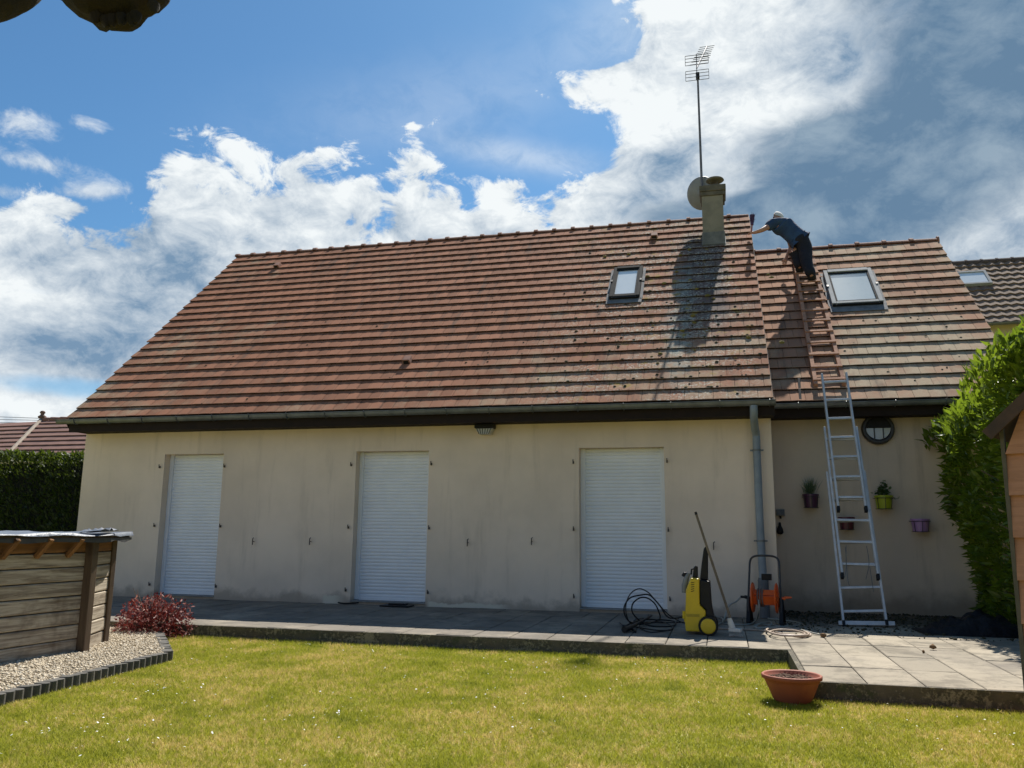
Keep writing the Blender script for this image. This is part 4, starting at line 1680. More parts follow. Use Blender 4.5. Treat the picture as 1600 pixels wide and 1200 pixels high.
# five fingers on each hand, rooted in the palm
def hand(wn_, hn_, curl):
    w_, h_ = J[wn_], J[hn_]
    d = (h_ - w_).normalized()
    sd = d.cross(curl).normalized()
    for k, (o_, L) in enumerate(((-0.030, 0.058), (-0.010, 0.070), (0.011, 0.068), (0.030, 0.054))):
        i0 = len(V_)
        p0 = h_ + sd * o_ + d * 0.012
        p1 = p0 + d * L * 0.55 + curl * 0.010
        p2 = p1 + d * L * 0.30 + curl * L * 0.42
        for p, r in ((p0, .0105), (p1, .0095), (p2, .008)):
            V_.append(p)
            RR.append(r)
        E_.extend([(ix[hn_], i0), (i0, i0 + 1), (i0 + 1, i0 + 2)])
    i0 = len(V_)
    p0 = h_ - d * 0.02 - sd * 0.042
    V_.extend([p0, p0 + d * 0.040 - sd * 0.016 + curl * 0.02])
    RR.extend([.012, .0095])
    E_.extend([(ix[hn_], i0), (i0, i0 + 1)])


hand('wl', 'hl', Vector((0, 0.6, -0.8)))
hand('wr', 'hr', Vector((0, 0.7, -0.7)))
skin_obj('body', V_, E_, RR, m_skin, person, 0, 1)
hc = (J['hed'] + J['crn']) / 2
fw_ = Vector((-0.55, 0.75, 0.25)).normalized()
up_ = (J['crn'] - J['hed']).normalized()
sd_ = fw_.cross(up_).normalized()
for s2 in (-1, 1):
    mb = MB()
    mb.lathe([(0.0, -0.008), (0.018, -0.006), (0.026, 0.0), (0.020, 0.008), (0.0, 0.010)], (0, 0, 0), 10, 'x', 0.8, 1.2)
    mb.v = [tuple(hc + sd_ * (s2 * 0.088) + Vector(q)) for q in mb.v]
    build('ear', mb, m_skin, person, smooth=True)
mb = MB()
mb.tube([hc + fw_ * 0.075 + up_ * 0.02, hc + fw_ * 0.108 - up_ * 0.012, hc + fw_ * 0.085 - up_ * 0.022], [0.008, 0.013, 0.009], 8)
build('nose', mb, m_skin, person, smooth=True)
for s2 in (-1, 1):
    mb = MB()
    mb.lathe([(0, -0.01), (0.008, -0.006), (0.010, 0.0), (0.008, 0.006), (0, 0.01)], hc + fw_ * 0.078 + sd_ * (0.03 * s2) + up_ * 0.015, 8)
    build('eye', mb, m_black, person, smooth=True)
mb = MB()
mb.tube([hc + fw_ * 0.082 - up_ * 0.045 - sd_ * 0.02, hc + fw_ * 0.088 - up_ * 0.046, hc + fw_ * 0.082 - up_ * 0.045 + sd_ * 0.02], 0.005, 6)
build('mouth', mb, m_skin, person, smooth=True)
# hair: a thin shell over the top and back of the head
mb = MB()
vs, fs = [], []
n, m2_ = 18, 7
for i in range(m2_):
    th = math.pi * 0.60 * i / (m2_ - 1)
    for k in range(n):
        a = 2 * math.pi * k / n
        d = up_ * math.cos(th) + (sd_ * math.cos(a) + fw_ * math.sin(a)) * math.sin(th)
        sc_ = 0.100 if d.dot(fw_) < 0.5 else 0.088
        vs.append(hc + d * sc_ + up_ * 0.018 - fw_ * 0.008)
for i in range(m2_ - 1):
    for k in range(n):
        fs.append((i * n + k, i * n + (k + 1) % n, (i + 1) * n + (k + 1) % n, (i + 1) * n + k))
mb.add(vs, fs)
build('hair', mb, m_hair, person, smooth=True)
mid = J['sl'].lerp(J['el'], 0.52)
midr = J['sr'].lerp(J['er'], 0.55)
hem = J['pel'].lerp(J['wst'], 0.45)
tv = [J['pel'], hem, J['wst'], J['che'], J['sho'], J['sl'], mid, J['sr'], midr]
skin_obj('t_shirt', tv, [(0, 1), (1, 2), (2, 3), (3, 4), (4, 5), (5, 6), (4, 7), (7, 8)], [.09, .150, .178, .200, .140, .112, .088, .112, .088], m_tee, person, 2, 2)
lv_l = J['knl'].lerp(J['ankl'], 1.0)
lv_r = J['knr'].lerp(J['ankr'], 1.0)
up2 = J['pel'].lerp(J['wst'], 0.50)
skin_obj('trousers', [J['pel'], up2, J['hipl'], J['knl'], lv_l, J['hipr'], J['knr'], lv_r], [(0, 1), (0, 2), (2, 3), (3, 4), (0, 5), (5, 6), (6, 7)],
         [.200, .192, .140, .102, .090, .145, .104, .092], m_trs, person, 0, 2)
for s2 in 'lr':
    a, b_ = J['ank' + s2], J['toe' + s2]
    skin_obj('shoe', [a - NV * 0.02, a.lerp(b_, 0.5) - NV * 0.02, b_ - NV * 0.0], [(0, 1), (1, 2)], [.092, .078, .06], m_black, person, 0, 1)

q = P(1173, 347, 'y', 3.30)
t = thing('scrubbing_brush', 'dark purple brush held up against the verge by the man', 'brush', (q.x, 3.30, q.z))
q0 = P(1174, 363, 'y', 3.28)
q1 = P(1175, 350, 'y', 3.25)
q2 = P(1175.5, 336, 'y', 3.25)
mb = MB()
mb.tube([q0, q1], [0.014, 0.016], 10)
build('handle', mb, M('pink_handle', (0.30, 0.16, 0.20), None, 8, 0.5), t, smooth=True)
mb = MB()
mb.tube([q1 - Vector((0, 0, 0.02)), q1.lerp(q2, 0.5), q2], [0.026, 0.036, 0.046], 12)
build('head', mb, m_purple, t)
cs = np.array([q1.lerp(q2, random.uniform(0.2, 1.0)) for _ in range(260)]) + rng.normal(0, 0.016, (260, 3))
v, f = leaf_mesh(cs, rand_dir(260) + np.array([0, 0, 0.7]), rand_dir(260), rng.uniform(0.03, 0.06, 260), 0.007)
tag(build_np('bristles', v, f, m_purple, t), kind='stuff')
# ------------------------------------------------------------------ pressure washer
m_yellow = M('yellow_plastic', (0.66, 0.47, 0.012), (0.58, 0.40, 0.012), 5, 0.38, bmp=0.02)
m_greyp = M('grey_plastic', (0.20, 0.21, 0.21), (0.15, 0.16, 0.16), 7, 0.45)
WY = -2.10
w0 = P(1088, 993, 'z', 0.0)
wx, wy = P(1072, 990, 'z', 0).x, -2.14
t = thing('pressure_washer', 'yellow and black pressure washer on wheels on the terrace by the third shutter', 'pressure washer', (wx + 0.13, wy, 0))
KS = 0.001135                                                # metres per survey unit of the side view


def wf(u, v, d):
    return (wx + (u - 188) * KS, wy + d, (962 - v) * KS)


body = [(188, 935), (318, 935), (335, 850), (372, 800), (376, 742), (322, 690), (326, 452), (246, 448), (222, 505), (200, 560), (196, 640), (190, 740), (184, 862)]
mb = MB()
mb.prism(body, wf, 0.0, 0.27)
bd_ = build('body', mb, m_yellow, t, bevel=0.014)
back = [(327, 462), (424, 474), (432, 690), (446, 780), (470, 850), (470, 900), (340, 905), (338, 850), (376, 802), (380, 738), (326, 686)]
mb = MB()
mb.prism(back, wf, 0.012, 0.258)
build('rear_housing', mb, m_black, t, bevel=0.012)
mb = MB()
mb.prism([(330, 462), (404, 470), (414, 172), (408, 160), (384, 158), (372, 185), (352, 300)], wf, 0.07, 0.20)
build('handle', mb, m_black, t, bevel=0.012)
mb = MB()
mb.prism([(384, 157), (408, 159), (404, 148), (390, 148)], wf, 0.075, 0.195)
build('grip_cap', mb, m_frame_pale, t, bevel=0.004)
for dq, lab in ((-0.035, 0), (0.25, 1)):
    c_ = wf(395, 878, dq)
    mb = MB()
    mb.lathe([(0.0, 0.0), (0.098, 0.0), (0.102, 0.01), (0.102, 0.045), (0.098, 0.055), (0.0, 0.055)], c_, 30, 'y')
    wh = build('wheel', mb, m_black, t)
    mb = MB()
    mb.lathe([(0.0, -0.012), (0.068, -0.010), (0.078, -0.002), (0.078, 0.004)] if lab == 0 else [(0.0, 0.066), (0.078, 0.06)], c_, 26, 'y')
    build('hub_cap', mb, m_yellow, wh)
for k in range(5):
    mb = MB()
    u = 250 + k * 11
    mb.prism([(u, 486 + k * 2), (u + 30, 484), (u + 30, 490), (u, 492 + k * 2)], lambda a, b2, d: wf(a - k * 12, b2 + k * 19, d), -0.003, 0.004)
    build('vent_slot', mb, m_black, bd_)
mb = MB()
mb.prism([(198, 775), (318, 775), (318, 800), (198, 800)], wf, -0.004, 0.003)
build('panel_seam', mb, M('dark_yellow', (0.42, 0.31, 0.01), None, 5, 0.45), bd_)
mb = MB()
mb.prism([(262, 446), (312, 448), (314, 345), (296, 332), (276, 352)], wf, 0.06, 0.12)
build('gun_grip', mb, m_black, t, bevel=0.008)
mb = MB()
mb.tube([wf(300, 360, 0.09), wf(255, 372, 0.09), wf(250, 420, 0.09)], 0.010, 8)
build('trigger', mb, m_black, t)
mb = MB()
mb.tube([wf(182, 590, 0.09), wf(188, 520, 0.09), wf(205, 450, 0.09), wf(228, 405, 0.09)], [0.030, 0.034, 0.030, 0.022], 12)
build('detergent_bottle', mb, m_greyp, t, smooth=True)
mb = MB()
mb.tube([wf(172, 438, 0.09), wf(190, 412, 0.09), wf(222, 405, 0.09)], [0.020, 0.022, 0.012], 10)
build('hose_holder', mb, m_black, t)
mb = MB()
mb.tube([wf(176, 830, 0.12), wf(176, 760, 0.12)], [0.022, 0.022], 10)
mb.box(wf(172, 0, 0)[0], wf(190, 0, 0)[0], wy + 0.10, wy + 0.16, 0.12, 0.22)
build('hose_coupling', mb, m_yellow, t)

# long handled brush leaning on the washer
bp = P(1147, 990, 'z', 0.03)
tp = P(1088, 804, 'y', wy - 0.06)
t = thing('long_brush', 'long wooden pole with a white brush head leaning on the pressure washer', 'brush', (bp.x, bp.y, 0))
m_pole = mat_wood('pole_wood', (0.20, 0.165, 0.12), (0.14, 0.115, 0.085), (0.08, 0.065, 0.05), 'z', 1.0, False)
mb = MB()
mb.tube([bp + Vector((0, 0, 0.05)), tp], 0.0135, 10)
build('pole', mb, m_pole, t, smooth=True)
mb = MB()
mb.cyl(tp, tp + (tp - bp).normalized() * 0.03, 0.016, 0.013, 10)
build('pole_tip', mb, m_black, t)
m_brush_w = M('white_plastic', (0.62, 0.62, 0.58), (0.48, 0.47, 0.43), 9, 0.6, bmp=0.3)
mb = MB()
ud = (tp - bp).normalized()
mb.tube([bp + ud * 0.16, bp + ud * 0.06, bp + ud * 0.04], [0.024, 0.034, 0.028], 12)
mb.obox(bp, Vector((0.96, -0.28, 0)).normalized(), Vector((0.28, 0.96, 0)).normalized(), Vector((0, 0, 1)), (-0.05, 0.08), (-0.035, 0.035), (0.02, 0.055))
build('brush_head', mb, m_brush_w, t, bevel=0.006)
n = 300
cs = np.stack([rng.uniform(-0.05, 0.08, n), rng.uniform(-0.035, 0.035, n), np.full(n, 0.025)], 1) + np.array([bp.x, bp.y, 0])
v, f = leaf_mesh(cs, np.stack([rng.normal(0, .3, n), rng.normal(0, .3, n), -np.ones(n)], 1), rand_dir(n), 0.03, 0.005)
v[:, 2] = np.maximum(v[:, 2], 0.003)
tag(build_np('bristles', v, f, m_brush_w, t), kind='stuff')

# ------------------------------------------------------------------ hose reel
m_orange = M('orange_plastic', (0.80, 0.125, 0.012), (0.70, 0.10, 0.012), 5, 0.36)
m_hose_br = M('brown_hose', (0.20, 0.125, 0.095), (0.14, 0.09, 0.075), 9, 0.5)
m_hose_gr = M('grey_green_hose', (0.33, 0.34, 0.30), (0.25, 0.26, 0.23), 9, 0.5)
m_hose_be = M('beige_hose', (0.46, 0.36, 0.28), (0.36, 0.28, 0.21), 9, 0.5)
ry = -0.85
rc = P(1195, 934, 'y', ry)
hx = 0.165
t = thing('hose_reel', 'orange hose reel in a black tubular frame standing against the downpipe', 'hose reel', (rc.x, ry, 0))
yaw_ = R(-10)
ex_, ey_ = Vector((math.cos(yaw_), math.sin(yaw_), 0)), Vector((-math.sin(yaw_), math.cos(yaw_), 0))
o_ = Vector((rc.x, ry, 0))


def rf(a, b2, c): return o_ + ex_ * a + ey_ * b2 + Vector((0, 0, c))


ZC = rc.z
mb = MB()
mb.tube(smooth_path([rf(-hx - 0.02, -0.10, 0.02), rf(-hx - 0.02, -0.03, 0.30), rf(-hx - 0.01, 0.06, 0.60), rf(-hx + 0.0, 0.10, 0.735), rf(-hx + 0.05, 0.115, 0.785), rf(0, 0.12, 0.795),
                     rf(hx - 0.05, 0.115, 0.785), rf(hx, 0.10, 0.735), rf(hx + 0.01, 0.06, 0.60), rf(hx + 0.02, -0.03, 0.30), rf(hx + 0.02, -0.10, 0.02)], 5), 0.0125, 10)
build('frame', mb, m_blackmet, t, smooth=True)
mb = MB()
for s_ in (-1, 1):
    mb.bar(rf(s_ * (hx + 0.025), -0.14, 0.012), rf(s_ * (hx + 0.025), 0.20, 0.012), 0.03, 0.024)
    mb.bar(rf(s_ * (hx + 0.022), 0.18, 0.02), rf(s_ * (hx + 0.022), 0.0, ZC), 0.028, 0.045, (1, 0, 0))
    mb.bar(rf(s_ * (hx + 0.022), -0.12, 0.02), rf(s_ * (hx + 0.022), 0.0, ZC), 0.028, 0.045, (1, 0, 0))
build('leg_frame', mb, m_black, t, bevel=0.004)
rot_ = Matrix((ex_, ey_, Vector((0, 0, 1)))).transposed()
for s_ in (-1, 1):
    mb = MB()
    mb.lathe([(0.03, -0.006), (0.05, -0.012), (0.135, -0.010), (0.168, -0.004), (0.178, 0.008), (0.170, 0.014), (0.135, 0.002), (0.05, 0.0), (0.03, 0.004), (0.03, -0.006)], (0, 0, 0), 32, 'x')
    mb.v = [tuple(rf(s_ * 0.130, 0, ZC) + rot_ @ Vector((q[0] * s_, q[1], q[2]))) for q in mb.v]
    fl = build('drum_flange', mb, m_orange, t, smooth=False)
    mb = MB()
    for k in range(6):
        a = k * math.pi / 3 + 0.3
        mb.bar(rf(s_ * 0.145, 0.04 * math.cos(a), ZC + 0.04 * math.sin(a)), rf(s_ * 0.143, 0.155 * math.cos(a), ZC + 0.155 * math.sin(a)), 0.016, 0.012, ex_)
    build('flange_rib', mb, m_orange, fl)
mb = MB()
for k in range(5):
    a = k * 2 * math.pi / 5 + 0.9
    mb.bar(rf(-0.13, 0.075 * math.cos(a), ZC + 0.075 * math.sin(a)), rf(0.13, 0.075 * math.cos(a), ZC + 0.075 * math.sin(a)), 0.095, 0.014, Vector((0, math.cos(a), math.sin(a))))
build('drum', mb, m_orange, t, bevel=0.004)
mb = MB()
pth = []
for k in range(0, 24 * 6 + 1):
    a = 2 * math.pi * k / 24
    rr_ = 0.098 + 0.004 * math.sin(k * 1.7)
    pth.append(rf(-0.085 + 0.0135 * k / 24 + 0.006 * math.sin(a * 0.5), rr_ * math.cos(a), ZC + rr_ * math.sin(a)))
mb.tube(pth, 0.0085, 8)
build('wound_hose', mb, m_hose_br, t, smooth=True)
mb = MB()
mb.tube([rf(hx + 0.03, 0, ZC), rf(hx + 0.06, 0, ZC), rf(hx + 0.065, 0, ZC + 0.012), rf(hx + 0.14, 0, ZC + 0.014)], [0.018, 0.020, 0.016, 0.010], 10)
build('crank_handle', mb, m_orange, t, smooth=True)
mb = MB()
mb.tube([rf(-hx - 0.03, 0, ZC), rf(-hx - 0.06, 0, ZC), rf(-hx - 0.075, 0, ZC), rf(-hx - 0.115, 0, ZC)], [0.016, 0.022, 0.015, 0.015], 10)
build('connector', mb, m_black, t, smooth=True)
mb = MB()
mb.box(rc.x - 0.02, rc.x + 0.10, ry + 0.19, ry + 0.24, 0.50, 0.575)
build('hose_guide', mb, m_black, t, bevel=0.006)


def hose(name, label, cat, pts, r, mat, sub=7, group=None, n=8):
    mb = MB()
    mb.tube(smooth_path(pts, sub), r, n)
    o = build(name, mb, mat, None, smooth=True, loc=tuple(Vector(pts[0])))
    return tag(o, label, cat, group)


def G(px, py, z=0.0, ):
    return P(px, py, 'z', z)


def Z(px, py, y):
    return P(px, py, 'y', y)


# feed hose from the reel along the slabs to the washer
r_ = 0.0095
hose('feed_hose', 'thin grey hose running from the hose reel to the pressure washer', 'hose',
     [rf(-hx - 0.11, 0, ZC), rf(-hx - 0.17, -0.03, ZC - 0.06), rf(-hx - 0.24, -0.12, 0.20), rf(-hx - 0.29, -0.22, 0.03), G(1128, 966, r_), G(1112, 962, r_), G(1100, 968, 0.05), (wx + 0.27, wy + 0.30, 0.12)], r_, m_hose_gr)
hose('drain_hose', 'grey hose curving down from the drum of the reel across the slabs to the washer', 'hose',
     [rf(-0.06, -0.10, ZC - 0.02), rf(-0.055, -0.12, ZC - 0.14), G(1182, 968, 0.04), G(1172, 975, r_), G(1150, 976, r_), G(1125, 974, r_), (wx + 0.30, wy + 0.25, 0.03)], r_, m_hose_gr)
# tangle of hose on the open slabs
tang = [G(1117, 982, r_), G(1150, 983, r_), G(1190, 985, r_), G(1222, 990, r_), G(1250, 995, 0.012), G(1266, 993, 0.012), G(1262, 988, 0.02), G(1240, 983, 0.02), G(1205, 982, 0.022), G(1198, 985, 0.03),
        G(1215, 991, 0.03), G(1245, 993, 0.03), G(1258, 990, 0.035), G(1240, 985, 0.035), G(1215, 984, 0.03), G(1203, 988, 0.04), G(1226, 993, 0.04), G(1262, 992, 0.03), G(1255, 986, 0.02), G(1232, 981, 0.012), G(1212, 979, r_)]
hose('beige_hose', 'pale beige hose coiled flat at the sunlit corner of the terrace', 'hose', tang, r_, m_hose_be)
tang2 = [G(1212, 966, r_), G(1222, 971, r_), G(1231, 976, r_), G(1224, 979, r_), G(1208, 977, r_), G(1185, 975, 0.02), G(1178, 979, 0.02), G(1190, 982, 0.02), G(1205, 976, 0.03), G(1203, 972, 0.03), G(1186, 975, 0.03), G(1183, 981, 0.02),
         G(1210, 980, 0.03), G(1243, 978, r_), G(1250, 974, r_), G(1238, 971, r_), G(1222, 969, r_), G(1200, 966, r_)]
hose('grey_hose', 'grey hose looped in a tangle at the foot of the hose reel', 'hose', tang2, 0.008, m_hose_gr)
hose('spray_lance', 'thin pale lance lying from the coiled hose towards the ladder', 'lance', [G(1252, 984, 0.03), G(1270, 989, 0.02), G(1288, 993, 0.015)], 0.008, m_hose_gr, 3)
# black high pressure hose standing in springy loops
cy_ = -1.75
hp = [(wx - 0.015, wy + 0.12, 0.17), Z(1045, 965, -1.9), Z(1030, 945, -1.85), Z(1015, 930, cy_), Z(1000, 930, cy_), Z(985, 934, cy_), Z(976, 946, cy_), Z(976, 960, cy_), Z(985, 972, cy_), G(1005, 975, 0.02), G(1030, 968, 0.02),
      Z(1029, 955, -1.6), Z(1022, 942, -1.6), Z(1010, 934, -1.6), Z(998, 935, -1.6), Z(988, 945, -1.6), Z(990, 960, -1.62), G(1010, 976, 0.02), G(1040, 979, 0.015), G(1055, 976, 0.012), G(1050, 970, 0.02), G(1010, 968, 0.02),
      G(985, 974, 0.012), G(975, 978, 0.02), G(969, 973, 0.02)]
hose('pressure_hose', 'black pressure hose standing in loops in front of the third shutter', 'hose', hp, 0.0085, m_black, 8)
hp2 = [G(1050, 984, 0.011), G(1030, 985, 0.011), G(1008, 982, 0.011), G(990, 978, 0.011), Z(980, 965, -1.9), Z(978, 945, -1.9), Z(985, 928, -1.9), Z(998, 920, -1.9), Z(1012, 925, -1.9), Z(1024, 938, -1.9), Z(1042, 958, -1.95), Z(1058, 969, -1.95), (wx - 0.01, wy + 0.14, 0.10)]
hose('power_cable', 'black power cable arching highest over the looped pressure hose', 'cable', hp2, 0.0065, m_black, 8)
hp3 = [G(1068, 972, 0.012), G(1040, 973, 0.012), G(1005, 972, 0.012), G(990, 970, 0.012), G(1005, 966, 0.012), G(1030, 970, 0.02), G(1052, 981, 0.012), G(1020, 988, 0.012), G(1000, 982, 0.012)]
hose('flat_cable', 'black cable lying flat on the slabs beside the pressure washer', 'cable', hp3, 0.006, m_black, 7)
q = G(977, 985, 0.0)
t = thing('spray_gun', 'black spray gun lying on the slabs left of the looped hose', 'spray gun', q)
mb = MB()
mb.tube([G(975, 984, 0.035), G(982, 982, 0.035), G(995, 975, 0.05), G(1018, 962, 0.05)], [0.032, 0.030, 0.018, 0.012], 10)
build('barrel', mb, m_black, t, smooth=True)
mb = MB()
mb.tube([G(984, 981, 0.03), G(990, 984, 0.02), G(993, 987, 0.016)], [0.018, 0.016, 0.014], 8)
build('grip', mb, m_black, t, smooth=True)
# dark mat and offcut at the middle sill
q = P(640, 940, 'z', 0.0)
mb = MB()
mb.box(-3.30, -2.87, -0.30, -0.06, 0.004, 0.022)
mb.box(-3.20, -2.95, -0.22, -0.10, 0.023, 0.045)
tag(build('door_mat', mb, m_black, None, loc=(-3.08, -0.18, 0), bevel=0.006), 'dark folded mat on the terrace below the middle shutter', 'mat')
mb = MB()
mb.tube(smooth_path([(-4.02, -0.10, 0.02), (-3.9, -0.16, 0.016), (-3.78, -0.10, 0.018), (-3.70, -0.12, 0.03)], 4), [0.012] * 13, 6)
tag(build('cable_end', mb, m_black, None, loc=(-4.0, -0.1, 0)), 'short black cable end at the left foot of the middle shutter', 'cable')

# ------------------------------------------------------------------ bag, debris
m_bag = M('black_sack', (0.006, 0.0065, 0.009), (0.012, 0.013, 0.017), 5, 0.55, spec=0.2, bmp=1.0, bscale=9, bdist=0.04)
mb = MB()
nx, ny = 34, 20
for j in range(ny + 1):
    for i in range(nx + 1):
        u, v_ = i / nx * 2 - 1, j / ny * 2 - 1
        rr_ = max(0, 1 - (abs(u) ** 2.6 + abs(v_) ** 2.6)) ** 0.55
        n_ = mnoise.fractal(Vector((u * 2.1, v_ * 1.7, 3.3)), 1.0, 2.0, 5)
        n2 = abs(mnoise.noise(Vector((u * 4.5, v_ * 3.0, 8.1))))
        zz = rr_ * (0.13 + 0.11 * n_ + 0.09 * n2) + 0.05 * rr_ * math.cos(u * 2.4 - 0.6)
        mb.v.append((4.02 + u * 0.56 + 0.03 * n_, -1.02 + v_ * 0.34 + 0.03 * n2, 0.003 + max(0, zz)))
mb.f = [(j * (nx + 1) + i, j * (nx + 1) + i + 1, (j + 1) * (nx + 1) + i + 1, (j + 1) * (nx + 1) + i) for j in range(ny) for i in range(nx)]
o = build('black_sack', mb, m_bag, None, smooth=True, loc=(4.02, -1.02, 0))
tag(o, 'crumpled black plastic sack on the terrace below the laurel hedge', 'sack')
ico = [(0, 0, 1), (0.89, 0, 0.45), (0.28, 0.85, 0.45), (-0.72, 0.53, 0.45), (-0.72, -0.53, 0.45), (0.28, -0.85, 0.45),
       (0.72, 0.53, -0.45), (-0.28, 0.85, -0.45), (-0.89, 0, -0.45), (-0.28, -0.85, -0.45), (0.72, -0.53, -0.45), (0, 0, -1)]
icf = [(0, 1, 2), (0, 2, 3), (0, 3, 4), (0, 4, 5), (0, 5, 1), (1, 6, 2), (2, 7, 3), (3, 8, 4), (4, 9, 5), (5, 10, 1),
       (6, 7, 2), (7, 8, 3), (8, 9, 4), (9, 10, 5), (10, 6, 1), (11, 7, 6), (11, 8, 7), (11, 9, 8), (11, 10, 9), (11, 6, 10)]
ICO, ICF = np.array(ico), np.array(icf)


def pebbles(n, centres, size, flat=0.7):
    sc = size[:, None, None] * rng.uniform(0.6, 1.3, (n, 1, 3)) * np.array([1, 1, flat])
    j = ICO[None] * (1 + rng.normal(0, 0.14, (n, 12, 1)))
    a = rng.uniform(0, 6.28, n)
    ca, sa = np.cos(a)[:, None], np.sin(a)[:, None]
    v = j * sc
    v = np.stack([v[..., 0] * ca - v[..., 1] * sa, v[..., 0] * sa + v[..., 1] * ca, v[..., 2]], -1) + centres[:, None]
    f = ICF[None] + (np.arange(n) * 12)[:, None, None]
    return v.reshape(-1, 3), f.reshape(-1, 3)


n = 1500
xs_ = rng.uniform(2.1, 4.3, n)
ys_ = np.where(rng.random(n) < 0.75, rng.normal(0.35, 0.5, n), rng.normal(-0.8, 0.45, n)).clip(-1.7, 0.95)
sz = rng.uniform(0.004, 0.010, n) + 0.016 * rng.random(n) ** 4
v, f = pebbles(n, np.stack([xs_, ys_, sz * 0.4], 1), sz)
o = build_np('moss_debris', v, f, m_moss, None, (3.0, 0, 0))
tag(o, 'dark crumbs of fallen roof moss strewn on the terrace under the ladder', None, None, 'stuff')
for (px, py, r, lab) in ((1458, 1011, 0.032, 'round brown lump of moss on the open slabs'), (1443, 1018, 0.018, 'small greenish crumb of moss beside the round brown lump'), (1287, 993, 0.03, 'brown clod of moss at the tip of the spray lance')):
    q = P(px, py, 'z', r * 0.8)
    v, f = pebbles(1, np.array([[q.x, q.y, r * 0.85]]), np.array([r]), 0.9)
    o = build_np('moss_clod', v, f, M('clod_' + str(px), (0.20, 0.11, 0.045), (0.11, 0.07, 0.03), 25, 0.95, bmp=0.5), None, (q.x, q.y, 0), smooth=True)
    tag(o, lab, 'moss', 'moss clods on the slabs')

# ------------------------------------------------------------------ terracotta bowl
bx_, by_ = 1.842, -4.80
m_terra = M('terracotta', (0.31, 0.080, 0.038), (0.25, 0.065, 0.032), 5, 0.7, bmp=0.12)
t = thing('terracotta_bowl', 'low terracotta bowl of bare soil on the lawn at the terrace corner', 'planter', (bx_, by_, LAWN_Z))
mb = MB()
zb = LAWN_Z
mb.lathe([(0.0, zb + 0.012), (0.125, zb + 0.012), (0.135, zb + 0.028), (0.186, zb + 0.145), (0.197, zb + 0.168), (0.210, zb + 0.171), (0.212, zb + 0.194), (0.202, zb + 0.200), (0.190, zb + 0.192), (0.184, zb + 0.164), (0.0, zb + 0.160)], (bx_, by_, 0), 40)
build('bowl', mb, m_terra, t, smooth=True)
n = 260
a, rr_ = rng.uniform(0, 6.28, n), 0.176 * np.sqrt(rng.random(n))
sz = rng.uniform(0.006, 0.016, n)
v, f = pebbles(n, np.stack([bx_ + rr_ * np.cos(a), by_ + rr_ * np.sin(a), np.full(n, zb + 0.166)], 1), sz)
tag(build_np('soil', v, f, M('dry_soil', (0.15, 0.085, 0.05), (0.085, 0.05, 0.032), 60, 0.95), t), kind='stuff')

# ------------------------------------------------------------------ gravel bed and its edging
EA_, EB_, EC_ = Vector((-3.20, -9.2, 0)), Vector((-3.555, -4.52, 0)), Vector((-4.80, -3.03, 0))
m_gravel_base = M('gravel_base', (0.42, 0.37, 0.27), (0.30, 0.26, 0.19), 30, 0.95, bmp=0.6)
mb = MB()
mb.add([(-9.6, -9.2, -0.075), (EA_.x, EA_.y, -0.075), (EB_.x, EB_.y, -0.075), (EC_.x, EC_.y, -0.075), (-4.80, TY - 0.025, -0.075), (-9.6, TY - 0.025, -0.075)], [(0, 1, 2, 3, 4, 5)])
tag(build('gravel_bed', mb, m_gravel_base), 'bed of pale gravel under the wooden pool', None, None, 'structure')


def inside(x, y):
    ok = y < TY - 0.03
    t1 = (y - EA_.y) / (EB_.y - EA_.y)
    xl = EA_.x + (EB_.x - EA_.x) * t1
    t2 = (y - EB_.y) / (EC_.y - EB_.y)
    xl2 = EB_.x + (EC_.x - EB_.x) * t2
    return ok & (x < np.where(y < EB_.y, xl, xl2) - 0.03)


n = 42000
gx = rng.uniform(-6.0, -3.2, n)
gy = rng.uniform(-7.4, TY, n)
kp = inside(gx, gy)
gx, gy = gx[kp], gy[kp]
n = len(gx)
sz = rng.uniform(0.006, 0.0135, n)


def mat_gravel():
    m, t, b = new_mat('pale_gravel')
    p = pos(t)
    q = t.new('ShaderNodeVectorMath')
    q.operation = 'SNAP'
    t.link(p, q.inputs[0])
    q.inputs[1].default_value = (0.016,) * 3
    rnd = t.white(q.outputs[0])
    c = t.mix(rnd, (0.56, 0.475, 0.34), (0.33, 0.265, 0.185))
    c = t.mix(rnd.ss(0.82, 0.86), c, (0.64, 0.58, 0.47))
    t.link(c, b.inputs['Base Color'])
    b.inputs['Roughness'].default_value = 0.85
    return m


v, f = pebbles(n, np.stack([gx, gy, np.full(n, -0.07) + rng.uniform(0, 0.012, n)], 1), sz, 0.75)
tag(build_np('gravel', v, f, mat_gravel(), None, (-4.5, -5, -0.07)), 'pale beige gravel around the wooden pool', None, None, 'stuff')

